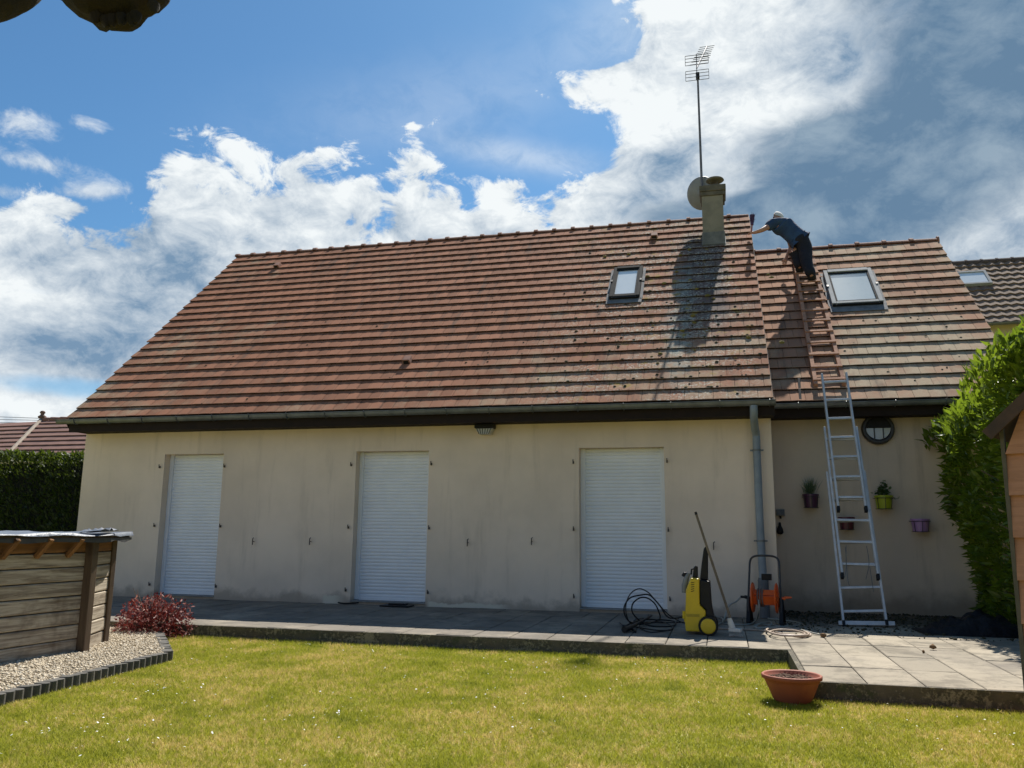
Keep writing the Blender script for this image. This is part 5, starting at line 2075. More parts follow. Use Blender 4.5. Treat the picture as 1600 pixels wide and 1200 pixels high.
m_edge = M('edging_concrete', (0.125, 0.115, 0.10), (0.075, 0.072, 0.062), 9, 0.9, bmp=0.5, obj_rand=0.5)
t = thing('gravel_edging', 'low grey edging of upright blocks between gravel and lawn', 'edging', (EB_.x, EB_.y, LAWN_Z))
for a, b_ in ((EA_ + (EB_ - EA_) * 0.30, EB_), (EB_, EC_)):
    d = (b_ - a)
    L = d.length
    d.normalize()
    nrm_ = Vector((d.y, -d.x, 0))
    n = int(L / 0.083)
    for k in range(n):
        c = a + d * (0.083 * (k + 0.5))
        zt = -0.054 + random.uniform(-0.005, 0.004)
        mb = MB()
        # rounded front palisade
        pl = [(-0.037, 0.05), (0.037, 0.05), (0.037, -0.012), (0.022, -0.036), (0.0, -0.042), (-0.022, -0.036), (-0.037, -0.012)]
        mb.prism(pl, lambda u, w_, dd: tuple(c + d * u - nrm_ * w_ + Vector((0, 0, dd))), LAWN_Z - 0.03, zt)
        o = build('edging_block', mb, m_edge, t, loc=(c.x, c.y, LAWN_Z))
        o.rotation_euler = (random.gauss(0, 0.02), random.gauss(0, 0.02), random.gauss(0, 0.03))

# ------------------------------------------------------------------ wooden pool
m_plank = mat_wood('weathered_plank', (0.50, 0.43, 0.33), (0.20, 0.155, 0.11), (0.075, 0.045, 0.028), 'x', 1.0)
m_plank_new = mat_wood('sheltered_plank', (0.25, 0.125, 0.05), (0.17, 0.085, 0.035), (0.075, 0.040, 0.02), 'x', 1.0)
m_post = mat_wood('pool_post', (0.135, 0.095, 0.06), (0.09, 0.06, 0.04), (0.045, 0.03, 0.02), 'z', 1.0)
m_tarp = M('grey_blue_tarp', (0.15, 0.175, 0.21), (0.085, 0.10, 0.13), 3.5, 0.5, bmp=0.7, bscale=5, bdist=0.04)
m_tarp_e = M('black_liner', (0.035, 0.035, 0.036), (0.06, 0.06, 0.06), 7, 0.5, bmp=0.5, bscale=10, bdist=0.02)
pool = thing('wooden_pool', 'weathered plank above ground pool with a wrinkled grey tarpaulin over the top', 'pool', (-5.6, -5.9, -0.075))
C = [Vector(q + (0,)) for q in ((-4.64, -7.75), (-4.375, -4.66), (-4.61, -4.10), (-5.25, -3.60), (-6.4, -3.55), (-7.2, -4.6), (-7.2, -7.75))]
ZB, ZTOP = -0.075, 0.955
RH = (ZTOP - ZB) / 8


def face_boards(a, b_, detail):
    d = (b_ - a)
    L = d.length
    d.normalize()
    nm = Vector((d.y, -d.x, 0))
    if not detail:
        mb = MB()
        mb.obox(a, d, nm, Vector((0, 0, 1)), (0, L), (-0.04, 0.0), (ZB, ZTOP))
        build('side', mb, m_plank, pool)
        return
    n = 8
    rot = math.atan2(d.y, d.x)
    for k in range(n):
        z0 = ZB + k * RH
        dep = random.uniform(-0.003, 0.004)
        mb = MB()
        # tongue and groove board with eased edges, in its own frame (x along the grain)
        e = 0.008
        gp = 0.0045
        pr = [(-0.04, gp), (-e * 0.8 + dep, gp), (dep, gp + e), (dep, RH - gp - e), (-e * 0.8 + dep, RH - gp), (-0.04, RH - gp)]
        mb.v = []
        N_ = len(pr)
        for xq in (0.0, L):
            mb.v += [(xq, -q_, w_) for q_, w_ in pr]
        mb.f = [tuple(range(N_)), tuple(range(2 * N_ - 1, N_ - 1, -1))] + [(i, (i + 1) % N_, (i + 1) % N_ + N_, i + N_) for i in range(N_)]
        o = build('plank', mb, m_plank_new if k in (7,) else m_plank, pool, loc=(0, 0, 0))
        o.location = Vector((a.x, a.y, z0)) - WL[pool.name]
        o.rotation_euler = (0, 0, rot)


for i in range(len(C)):
    face_boards(C[i], C[(i + 1) % len(C)], i in (0, 1))
mb = MB()
dq = Vector((0.98, -0.1, 0))
mb.bar(C[1] + dq * 0.035 + Vector((-0.005, -0.03, ZB - 0.02)), C[1] + dq * 0.035 + Vector((-0.005, -0.03, ZTOP)), 0.10, 0.075, (0, 1, 0))
build('post', mb, m_post, pool, bevel=0.006)
mb = MB()
mb.bar(C[2] + Vector((0.01, 0, ZB - 0.02)), C[2] + Vector((0.01, 0, ZTOP)), 0.045, 0.06, (0, 1, 0))
build('post', mb, m_post, pool, bevel=0.005)
# slanted brackets under the coping
d = (C[1] - C[0]).normalized()
nm = Vector((d.y, -d.x, 0))
for k in range(5):
    p = C[1] - d * (0.28 + 0.33 * k)
    mb = MB()
    mb.bar(p + nm * 0.012 + Vector((0, 0, ZTOP - 0.16)), p + nm * 0.15 + d * 0.02 + Vector((0, 0, ZTOP + 0.0)), 0.035, 0.045, d)
    build('bracket', mb, m_plank_new, pool, bevel=0.004)
mb = MB()
ov = []
ctr = sum((c for c in C), Vector()) / len(C)
for c in C:
    ov.append(c + (c - ctr).normalized() * 0.15)
mb.prism([(c.x, c.y) for c in ov], lambda u, v_, dd: (u, v_, dd), ZTOP + 0.002, ZTOP + 0.028)
build('coping', mb, m_post, pool)
mb = MB()
# cover: fan from the centre out to the coping edge, then a short hanging hem
NR, NA = 26, 150
per = []
for i in range(len(ov)):
    a, b_ = ov[i], ov[(i + 1) % len(ov)]
    m_ = max(4, int(NA * (b_ - a).length / 16))
    for k in range(m_):
        per.append(a.lerp(b_, k / m_))
NP = len(per)
for r in range(NR + 1):
    f_ = r / NR
    for k, p in enumerate(per):
        q = ctr.lerp(p, f_ * 1.015)
        wv = mnoise.fractal(Vector((q.x * 2.6, q.y * 2.6, 1.0)), 1.0, 2.0, 4) * 0.022 + abs(mnoise.noise(Vector((q.x * 5, q.y * 3, 4.0)))) * 0.024
        mb.v.append((q.x, q.y, ZTOP + 0.040 + wv * (0.4 + 0.6 * f_)))
for k, p in enumerate(per):
    q = ctr.lerp(p, 1.022)
    mb.v.append((q.x, q.y, ZTOP + 0.025 + mnoise.noise(Vector((q.x * 4, q.y * 4, 9))) * 0.018))
for r in range(NR + 1):
    for k in range(NP):
        k2 = (k + 1) % NP
        mb.f.append((r * NP + k, r * NP + k2, (r + 1) * NP + k2, (r + 1) * NP + k))
mb.f.append(tuple(range(NP)))
cov_ = build('pool_cover', mb, m_tarp, pool, smooth=True)
mb = MB()
for k in range(NP):
    q = ctr.lerp(per[k], 1.012)
    mb.v.append((q.x, q.y, ZTOP + 0.005))
    n_ = mnoise.noise(Vector((q.x * 3, q.y * 3, 2)))
    mb.v.append((q.x, q.y, ZTOP - 0.030 - 0.03 * n_))
mb.f = [(2 * k, 2 * ((k + 1) % NP), 2 * ((k + 1) % NP) + 1, 2 * k + 1) for k in range(NP)]
build('liner_edge', mb, m_tarp_e, pool)
# bunched corner of the cover
mb = MB()
cc = ov[1]
nx, ny = 14, 10
for j in range(ny + 1):
    for i in range(nx + 1):
        u, v_ = i / nx, j / ny
        q = cc + Vector((-0.30 + 0.32 * u, -0.16 + 0.26 * v_, 0))
        zz = ZTOP + 0.05 + 0.025 * u + 0.07 * abs(mnoise.noise(Vector((u * 5, v_ * 6, 2.0)))) * math.sin(math.pi * v_)
        mb.v.append((q.x, q.y, zz))
mb.f = [(j * (nx + 1) + i, j * (nx + 1) + i + 1, (j + 1) * (nx + 1) + i + 1, (j + 1) * (nx + 1) + i) for j in range(ny) for i in range(nx)]
build('cover_fold', mb, m_tarp, pool, smooth=True)

# ------------------------------------------------------------------ red shrub
m_red = mat_leaf('red_leaf', (0.17, 0.022, 0.018), (0.085, 0.017, 0.015), (0.27, 0.045, 0.035), 0.5, 0.30)
m_pinkl = mat_leaf('pink_leaf', (0.42, 0.20, 0.17), (0.34, 0.12, 0.10), (0.45, 0.24, 0.20), 0.5, 0.30)
m_twig = M('twig', (0.13, 0.085, 0.06), (0.20, 0.14, 0.10), 12, 0.85)
sc0 = Vector((-4.80, -2.88 - 0.22, LAWN_Z))
t = thing('red_shrub', 'low shrub with dark red lacy leaves at the terrace edge', 'shrub', sc0)
mb = MB()
tips = []
for k in range(46):
    a = random.uniform(0, 6.28)
    e_ = random.uniform(0.2, 1.45)
    L = random.uniform(0.28, 0.44) * (1.0 if k < 34 else 1.35)
    dr = Vector((math.cos(a) * math.cos(e_), math.sin(a) * math.cos(e_), math.sin(e_) * 0.95))
    if k >= 34:
        dr = Vector((-abs(dr.x) - 0.1, dr.y, dr.z + 0.6)).normalized()
    p1 = sc0 + Vector((0, 0, 0.03)) + dr * L * 0.5
    p2 = p1 + (dr + Vector((0, 0, -0.10 if k < 34 else 0.15))).normalized() * L * 0.5
    mb.tube([sc0 + Vector((0, 0, 0.0)), p1, p2], [0.007, 0.005, 0.002], 5)
    if k < 34: tips += [(p1, 0.5), (p2, 1.0)]
build('twigs', mb, m_twig, t, recalc=False)
for mm, n, nm in ((m_red, 2600, 'foliage'), (m_pinkl, 420, 'pale_leaves')):
    u = rand_dir(n)
    u[:, 2] = np.abs(u[:, 2])
    rr_ = rng.uniform(0.45 if mm is m_red else 0.8, 1.06, n)[:, None]
    lump = 1 + 0.16 * np.sin(u[:, :1] * 7 + 1) * np.cos(u[:, 1:2] * 6)
    c_ = np.array(sc0)[None] + u * rr_ * lump * np.array([0.42, 0.37, 0.40]) + np.array([0, 0, 0.02])
    v, f = leaf_mesh(c_, u + rng.normal(0, 0.8, (n, 3)) + np.array([0, 0, -0.3]), rand_dir(n), rng.uniform(0.03, 0.065, n), rng.uniform(0.012, 0.024, n))
    tag(build_np(nm, v, f, mm, t), kind='stuff')

# ------------------------------------------------------------------ laurel hedge on the right
m_laurel = mat_leaf('laurel_leaf', (0.115, 0.170, 0.013), (0.042, 0.078, 0.010), (0.24, 0.29, 0.018), 0.28, 0.34, 24)
hd = thing('laurel_hedge', 'tall bright green laurel hedge between the annex wall and the shed', 'hedge', (5.0, -0.7, 0))


def hedge_x(y, z):
    """left face of the hedge, bulging and ragged"""
    base = 4.33 + 0.05 * (y + 0.5) + 0.10 * max(0.0, -y - 0.3)
    low = 0.26 * max(0.0, 1 - z / 1.6)
    return base + low + 0.11 * math.sin(y * 4.1 + z * 2.0) * math.cos(z * 3.3 + y) + 0.05 * math.sin(z * 9 + y * 7)


def hedge_top(x, y):
    return 2.44 + 0.55 * min(x - 4.2, 0.9) - 0.22 * y + 0.35 * math.exp(-((x - 4.75) / 0.22) ** 2 - ((y + 1.5) / 0.4) ** 2) + 0.12 * math.sin(x * 6 + y * 3) + 0.06 * math.sin(x * 15 + y * 9)


pc, pd = [], []
while len(pc) < 12500:
    u = random.random()
    y = random.uniform(-2.05, 0.92)
    if u < 0.52:                                            # left face
        z = random.uniform(0.04, 3.1)
        x = hedge_x(y, z)
        if z > hedge_top(x, y): continue
        dep = abs(random.gauss(0, 0.13))
        pc.append((x + dep - 0.02, y, z))
        pd.append((-0.75 + random.gauss(0, 0.45), random.gauss(-0.25, 0.5), 0.45 + random.gauss(0, 0.45)))
    elif u < 0.80:                                          # top
        x = random.uniform(4.1, 6.0)
        z = hedge_top(x, y)
        pc.append((x, y, z - abs(random.gauss(0, 0.14)) + 0.03))
        pd.append((random.gauss(-0.2, 0.5), random.gauss(-0.2, 0.5), 0.9 + random.gauss(0, 0.35)))
    else:                                                   # near end
        x = random.uniform(4.1, 6.0)
        z = random.uniform(0.05, 3.6)
        if z > hedge_top(x, -2.05) or x < hedge_x(-2.05, z): continue
        pc.append((x, -2.05 + abs(random.gauss(0, 0.13)) + 0.08 * math.sin(z * 5 + x * 4), z))
        pd.append((random.gauss(-0.25, 0.5), -0.75 + random.gauss(0, 0.4), 0.45 + random.gauss(0, 0.45)))
pc, pd = np.array(pc), np.array(pd)
nl = len(pc)
nr_ = rand_dir(nl) + np.array([-0.2, -0.3, 0.9])
Ls = rng.uniform(0.11, 0.20, nl)
dist = np.linalg.norm(pc - np.array(CO), axis=1)
# the ones that show largest: nearest, in the frame, not behind the shed
vis = (pc[:, 0] < 4.62) | (pc[:, 2] > 2.3)
order = np.argsort(np.where(vis, dist, 99) - Ls * 4)
sel = order[:300]
rest = np.setdiff1d(np.arange(nl), sel)
v, f = leaf_mesh(pc[rest], pd[rest], nr_[rest], Ls[rest], Ls[rest] * 0.31)
tag(build_np('foliage', v, f, m_laurel, hd), kind='stuff')
v1, f1 = leaf_mesh(np.zeros((1, 3)), np.array([[1.0, 0, 0]]), np.array([[0, 0, 1.0]]), 1.0, 0.33)
lme = bpy.data.meshes.new('leaf')
lme.from_pydata([tuple(q) for q in v1], [], [tuple(q) for q in f1])
lme.materials.append(m_laurel)
for i in sel:
    d = Vector(pd[i]).normalized()
    s_ = d.cross(Vector(nr_[i])).normalized()
    u_ = s_.cross(d)
    o = bpy.data.objects.new('leaf', lme)
    COL.objects.link(o)
    o.parent = hd
    mt = Matrix((d, -s_, u_)).transposed().to_4x4()
    o.matrix_basis = Matrix.Translation(Vector(pc[i]) - WL[hd.name]) @ mt @ Matrix.Scale(float(Ls[i]), 4)
mb = MB()
for k in range(26):
    y = -1.95 + 2.8 * k / 25
    x = 4.85 + random.uniform(-0.1, 0.5)
    mb.tube([(x, y, 0), (x + random.uniform(-0.1, 0.1), y, 1.2), (x + random.uniform(-0.3, 0.2), y + random.uniform(-0.2, 0.2), 2.4)], [0.035, 0.026, 0.01], 6)
    for q in range(7):
        z = random.uniform(0.3, 2.3)
        mb.tube([(x, y, z), (x - random.uniform(0.2, 0.5), y + random.uniform(-0.3, 0.3), z + random.uniform(0.1, 0.4))], [0.012, 0.005], 5)
build('branches', mb, m_twig, hd, recalc=False)

# ------------------------------------------------------------------ garden shed at the right edge
m_shedb = mat_wood('shed_board', (0.50, 0.245, 0.155), (0.41, 0.195, 0.118), (0.29, 0.135, 0.08), 'x', 1.0, False, 0.75)
m_shedt = M('shed_trim', (0.12, 0.10, 0.075), (0.085, 0.07, 0.05), 9, 0.8, bmp=0.3)
m_shedr = M('shed_roof', (0.085, 0.045, 0.030), (0.05, 0.03, 0.022), 9, 0.8, bmp=0.3)
so = P(1569, 690, 'y', -6.35)
SXO, SYO = so.x, -6.35
rz = R(-30)
shx, shy = Vector((math.cos(rz), math.sin(rz), 0)), Vector((-math.sin(rz), math.cos(rz), 0))
shed = thing('garden_shed', 'salmon lap boarded garden shed with a dark roof edge at the right of the lawn', 'shed', (SXO, SYO, LAWN_Z))
so = Vector((SXO, SYO, 0))


def sf(a, b2, c): return so + shx * a + shy * b2 + Vector((0, 0, c))


SW, SD, EZ, AZ_ = 2.1, 1.9, 1.64, 2.55
bh = 0.222
ztop = 1.50
k = 0
z = ztop - bh
while z > LAWN_Z - 0.2:
    for face in (0, 1):
        mb = MB()
        L = SW if face == 0 else SD
        lip = 0.030 if face == 0 else 0.010
        prof = [(0.0, z), (-lip, z - 0.004), (-0.004, z + bh), (0.0, z + bh)]
        for xq in (0.006 if face == 0 else 0.0, L):
            mb.v += [(xq, q, c) for q, c in prof]
        mb.f = [(0, 1, 2, 3), (7, 6, 5, 4)] + [(i, (i + 1) % 4, (i + 1) % 4 + 4, i + 4) for i in range(4)]
        o = build('board', mb, m_shedb, shed, loc=(0, 0, 0))
        o.location = (so if face == 0 else sf(-0.0, SD, 0)) - WL[shed.name]
        o.rotation_euler = (0, 0, rz if face == 0 else rz - math.pi / 2)
        o.rotation_euler.z += 0
    z -= bh
nb = 0
z = ztop
while z < AZ_ - 0.05:
    h0, h1 = z, min(z + bh, AZ_ - 0.02)
    def xa(zz): return max(0.006, (zz - EZ) / (AZ_ - EZ) * SW / 2)
    mb = MB()
    mb.v = []
    prof = [(0.0, h0), (-0.030, h0 - 0.004), (-0.006, h1), (0.0, h1)]
    for sgn in (0, 1):
        for q, c in prof:
            xv = xa(c) if sgn == 0 else SW - xa(c)
            mb.v.append((xv, q, c))
    mb.f = [(0, 1, 2, 3), (7, 6, 5, 4)] + [(i, (i + 1) % 4, (i + 1) % 4 + 4, i + 4) for i in range(4)]
    o = build('board', mb, m_shedb, shed, loc=(0, 0, 0))
    o.location = so - WL[shed.name]
    o.rotation_euler = (0, 0, rz)
    z += bh
mb = MB()
mb.obox(so, shx, shy, Vector((0, 0, 1)), (-0.014, 0.006), (-0.024, 0.006), (LAWN_Z - 0.02, EZ + 0.0))
build('corner_post', mb, m_shedt, shed)
mb = MB()
mb.obox(so, shx, shy, Vector((0, 0, 1)), (0.029, SW - 0.01), (0.006, SD), (LAWN_Z - 0.02, ztop))
build('inner_wall', mb, m_deck, shed)
sl = Vector((SW / 2, 0, AZ_ - EZ)).normalized()
for sgn in (0, 1):
    mb = MB()
    e0 = sf(-0.05, -0.10, EZ - 0.05) if sgn == 0 else sf(SW + 0.05, -0.10, EZ - 0.05)
    ap = sf(SW / 2, -0.10, AZ_ + 0.04)
    dd = (ap - e0)
    L = dd.length
    dd.normalize()
    up_n = dd.cross(shy).normalized()
    if up_n.z < 0: up_n = -up_n
    mb.obox(e0, dd, shy, up_n, (0, L), (0, SD + 0.3), (0, 0.035))
    build('roof', mb, m_shedr, shed)
    mb = MB()
    mb.obox(e0, dd, shy, up_n, (0, L), (-0.02, -0.002), (-0.025, 0.037))
    build('bargeboard', mb, m_shedr, shed)

# ------------------------------------------------------------------ clipped hedge on the left
m_thuja = mat_leaf('thuja_leaf', (0.024, 0.042, 0.010), (0.014, 0.028, 0.008), (0.045, 0.065, 0.014), 0.6, 0.15, 25)
th = thing('clipped_hedge', 'tall dark clipped conifer hedge beside the left end of the house', 'hedge', (-14, 1.9, LAWN_Z))
n = 26000
x = rng.uniform(-19.5, -8.95, n)
top_m = rng.random(n) < 0.30
htop = 2.36 - 0.035 * (x + 10)
y = np.where(top_m, rng.uniform(1.45, 2.6, n), 1.45 + np.abs(rng.normal(0, 0.07, n)) + 0.05 * np.sin(x * 5))
z = np.where(top_m, htop - np.abs(rng.normal(0, 0.05, n)), rng.uniform(-0.1, 1, n) * htop)
c_ = np.stack([x, y, z + 0.03 * np.sin(x * 9)], 1)
d_ = np.stack([rng.normal(0, .5, n), np.where(top_m, rng.normal(-0.2, .4, n), -0.6 + rng.normal(0, .3, n)), 0.8 + rng.normal(0, .4, n)], 1)
v, f = leaf_mesh(c_, d_, rand_dir(n), rng.uniform(0.06, 0.13, n), 0.045)
tag(build_np('foliage', v, f, m_thuja, th), kind='stuff')
mb = MB()
for k in range(16):
    xk = -19.2 + 0.66 * k
    mb.tube([(xk, 2.05, LAWN_Z), (xk + 0.05, 2.05, 2.1)], [0.06, 0.02], 7)
build('stems', mb, m_twig, th, recalc=False)
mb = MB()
mb.box(-19.4, -9.0, 1.62, 2.5, LAWN_Z, 2.24)  # dark box added for the shade seen between the leaves
build('inner_dark_core', mb, M('hedge_core_shade', (0.018, 0.020, 0.010), (0.010, 0.012, 0.007), 18, 0.95, bmp=0.8, bscale=20, bdist=0.05), th)


# ------------------------------------------------------------------ neighbouring houses
def mat_far_tile(name, c1, c2):
    m, t, b = new_mat(name)
    p = pos(t)
    q = t.new('ShaderNodeVectorMath')
    q.operation = 'SNAP'
    t.link(p, q.inputs[0])
    q.inputs[1].default_value = (0.22, 0.3, 0.3)
    rnd = t.white(q.outputs[0])
    big = t.noise(p, 0.8, 5, 0.6)
    c = t.mix(rnd * 0.6 + big * 0.5, c1, c2)
    t.link(c, b.inputs['Base Color'])
    b.inputs['Roughness'].default_value = 0.9
    return m


def course_roof(name, parent, e0, e1, r0, r1, g, mat, wave=0.0, step=0.22, h=0.035):
    """rows of tiles between an eave line (e0-e1) and a ridge line (r0-r1); real steps, joined"""
    e0, e1, r0, r1 = map(Vector, (e0, e1, r0, r1))
    L = ((r0 + r1) / 2 - (e0 + e1) / 2).length
    n = max(1, int(L / g))
    nrm = (e1 - e0).cross(r0 - e0).normalized()
    if nrm.z < 0: nrm = -nrm
    mb = MB()
    for k in range(n):
        a0, b0_ = e0.lerp(r0, k / n), e1.lerp(r1, k / n)
        a1, b1_ = e0.lerp(r0, (k + 1.12) / n), e1.lerp(r1, (k + 1.12) / n)
        w_ = (b0_ - a0).length
        m_ = max(1, int(w_ / (step / (4 if wave else 1))))
        m_ = min(m_, 240)
        off = len(mb.v)
        for i in range(m_ + 1):
            u = i / m_
            o1 = a0.lerp(b0_, u)
            o2 = a1.lerp(b1_, u)
            wv = wave * math.sin(2 * math.pi * u * w_ / step) if wave else random.uniform(-0.003, 0.003)
            mb.v += [tuple(o1), tuple(o1 + nrm * (h + wv)), tuple(o2 + nrm * (0.004 + wv))]
        for i in range(m_):
            q = off + i * 3
            mb.f += [(q, q + 3, q + 4, q + 1), (q + 1, q + 4, q + 5, q + 2)]
    return tag(build(name, mb, mat, parent, recalc=False), kind='stuff')


m_ftile_r = mat_far_tile('far_tile_brown', (0.24, 0.165, 0.115), (0.15, 0.105, 0.075))
m_ftile_l = mat_far_tile('far_tile_red', (0.24, 0.125, 0.095), (0.16, 0.085, 0.068))
m_fwall = mat_plaster('far_plaster', (0.55, 0.48, 0.35), (0.35, 0.30, 0.22), [])
nh = thing('neighbour_house', 'neighbouring house with dark brown pantiled roof and skylight behind the annex', 'house', (12, 16, 0))
NX0, NX1 = 6.0, 19.0
re_, rr2 = (13.45, 6.88), (16.0, 9.43)
course_roof('roof_tiles', nh, (NX0, re_[0], re_[1]), (NX1, re_[0], re_[1]), (NX0, rr2[0], rr2[1]), (NX1, rr2[0], rr2[1]), 0.29, m_ftile_r, 0.022, 0.26, 0.05)
mb = MB()
mb.add([(NX0, re_[0], re_[1] - 0.02), (NX1, re_[0], re_[1] - 0.02), (NX1, rr2[0], rr2[1] - 0.02), (NX0, rr2[0], rr2[1] - 0.02), (NX0, 18.6, 6.85), (NX1, 18.6, 6.85)], [(0, 1, 2, 3), (3, 2, 5, 4)])
nroof = build('roof', mb, m_deck, nh)
mb = MB()
mb.box(NX0 + 0.15, NX1 - 0.15, 13.75, 14.0, -0.2, 6.95)
mb.box(NX0 + 0.15, NX0 + 0.4, 14.0, 18.3, -0.2, 6.85)
mb.box(NX1 - 0.4, NX1 - 0.15, 14.0, 18.3, -0.2, 6.85)
mb.prism([(13.75, 6.9), (18.3, 6.9), (16.0, 9.2)], lambda u, v_, dd: (dd, u, v_), NX0 + 0.15, NX0 + 0.4)
mb.prism([(13.75, 6.9), (18.3, 6.9), (16.0, 9.2)], lambda u, v_, dd: (dd, u, v_), NX1 - 0.4, NX1 - 0.15)
build('wall', mb, m_fwall, nh)
gutter(nh, NX0, NX1, 13.39, 6.86, 0.06)
ridge_src = MB()
for k in range(30):
    x = NX0 + 0.43 * k
    mb = MB()
    mb.lathe([(0.0, x), (0.12, x), (0.12, x + 0.06), (0.10, x + 0.07), (0.10, x + 0.44), (0.0, x + 0.44)], (0, 16.0, 9.42), 12, 'x')
    build('ridge_tile', mb, M('far_ridge', (0.10, 0.075, 0.07), (0.08, 0.06, 0.055), 6, 0.85) if k == 0 else bpy.data.materials['far_ridge'], nroof, loc=(x, 16.0, 9.42))
# its skylight
nE = Vector((0, re_[0], re_[1]))
nS = (Vector((0, rr2[0], rr2[1])) - nE).normalized()
nN = Vector((0, -nS.z, nS.y))
def npt(px, py):
    q = Pn(px, py, nE + nN * 0.08, nN)
    return q.x, (q - nE).dot(nS)
sx1, ss0 = npt(1551, 443)
_, ss1 = npt(1530, 424)
sx0 = sx1 - 0.85
mb = MB()
for a, b_, c, d in ((sx0, sx1, ss0, ss0 + 0.07), (sx0, sx1, ss1 - 0.07, ss1), (sx0, sx0 + 0.07, ss0 + 0.07, ss1 - 0.07), (sx1 - 0.07, sx1, ss0 + 0.07, ss1 - 0.07)):
    mb.obox(nE, Vector((1, 0, 0)), nS, nN, (a, b_), (c, d), (0.02, 0.12))
nw = build('roof_window', mb, m_frame_pale, nh)
mb = MB()
mb.obox(nE, Vector((1, 0, 0)), nS, nN, (sx0 + 0.07, sx1 - 0.07), (ss0 + 0.07, ss1 - 0.07), (0.06, 0.09))
build('pane', mb, m_glass_blind, nw)

lh = thing('hipped_house', 'far house with red tiled hipped roof and finial beyond the left hedge', 'house', (-24, 15, 0))
apx = Vector((-23.25, 14.0, 4.98))
ev, ez = 11.6, 3.1
c0 = P(12, 712, 'y', 11.9)
cor = Vector((c0.x, 11.9, c0.z))
course_roof('roof_tiles', lh, cor, (-14.5, 11.9, cor.z), apx, (-14.5, 14.0, 4.98), 0.30, m_ftile_l, 0.0, 0.25, 0.05)
lft = Vector((apx.x - 9.0, 14.0, 4.80))
course_roof('roof_tiles', lh, (apx.x - 9.5, 11.6, cor.z - 0.05), cor + Vector((-0.02, 0, 0)), lft, apx + Vector((-0.02, 0.02, -0.06)), 0.30, m_ftile_l, 0.0, 0.25, 0.05)
mb = MB()
mb.tube([cor + Vector((0, 0, 0.05)), apx + Vector((0, 0, 0.05))], 0.075, 8)
build('hip_ridge', mb, M('hip_mortar', (0.42, 0.35, 0.28), (0.34, 0.28, 0.22), 6, 0.9), lh)
mb = MB()
for k in range(20):
    x = apx.x + 0.43 * k
    mb.cyl((x, 14.0, 4.99), (x + 0.38, 14.0, 4.99), 0.11, 0.09, 10)
build('ridge', mb, m_ridge, lh)
mb = MB()
mb.lathe([(0.0, 0), (0.13, 0), (0.15, 0.06), (0.07, 0.12), (0.06, 0.16), (0.10, 0.21), (0.07, 0.27), (0.0, 0.29)], apx + Vector((0, 0, 0.08)), 14)
build('finial', mb, M('finial_clay', (0.20, 0.12, 0.09), None, 7, 0.85), lh, smooth=True)
mb = MB()
mb.box(apx.x - 9.2, -14.8, 12.2, 12.45, -0.2, cor.z)
mb.box(-15.05, -14.8, 12.45, 16.0, -0.2, cor.z)
mb.box(apx.x - 9.2, -14.8, 16.0, 16.2, -0.2, 4.7)
build('wall', mb, m_fwall, lh)
# wires
t = thing('power_line', 'thin overhead wires crossing the sky above the hipped roof at far left', 'wires', (-30, 20, 6.5))
for k, (py0, py1) in enumerate(((643, 650), (648, 652), (653, 656), (660, 658))):
    a, b_ = P(-60, py0 - 2, 'y', 20), P(140, py1, 'y', 20)
    mb = MB()
    a2, b2 = a + (a - b_) * 3, b_ + (b_ - a) * 1.4
    mb.tube([a2.lerp(b2, u) + Vector((0, 0, -0.25 * math.sin(math.pi * u))) for u in [i / 10 for i in range(11)]], 0.012, 5)
    build('wire', mb, m_black, t)

# ------------------------------------------------------------------ old tree overhead, its limb dips into the view


def mat_bark():
    m, t, b = new_mat('bark')
    v = objc(t)
    n = t.noise(v, 9, 7, 0.7, 0.5)
    k = t.voro(t.scalevec(v, (1, 1, 0.5)), 22)
    c = t.mix(n.ss(0.35, 0.65), (0.020, 0.012, 0.008), (0.008, 0.0055, 0.004))
    c = t.mix(t.noise(v, 4, 4, 0.6).ss(0.55, 0.7) * 0.4, c, (0.020, 0.018, 0.010))
    t.link(c, b.inputs['Base Color'])
    b.inputs['Roughness'].default_value = 0.95
    bump(t, b, n + k * 0.6, 1.0, 0.02)
    return m


m_bark = mat_bark()
tr = thing('pollarded_tree', 'old tree whose thick dark limb dips into the sky at upper left', 'tree', (-1.6, -11.6, LAWN_Z))


def limb(name, path, radii, seed, lump):
    pth = smooth_path(path, 8)
    k = len(pth) - 1
    rr_ = [np.interp(i / k, np.linspace(0, 1, len(radii)), radii) for i in range(k + 1)]
    mb = MB()
    mb.tube(pth, [float(q) for q in rr_], 26)
    out = []
    for i, q in enumerate(mb.v):
        vq = Vector(q)
        ringi = min(i // 26, k)
        cpt = pth[ringi]
        nn = mnoise.fractal(vq * 7 + Vector((seed, 0, 0)), 1.0, 2.0, 5) * lump + abs(mnoise.noise(vq * 26)) * lump * 0.9
        out.append(tuple(vq + (vq - cpt).normalized() * nn * rr_[ringi] if (vq - cpt).length > 1e-6 else vq))
    mb.v = out
    return build(name, mb, m_bark, tr, smooth=True)


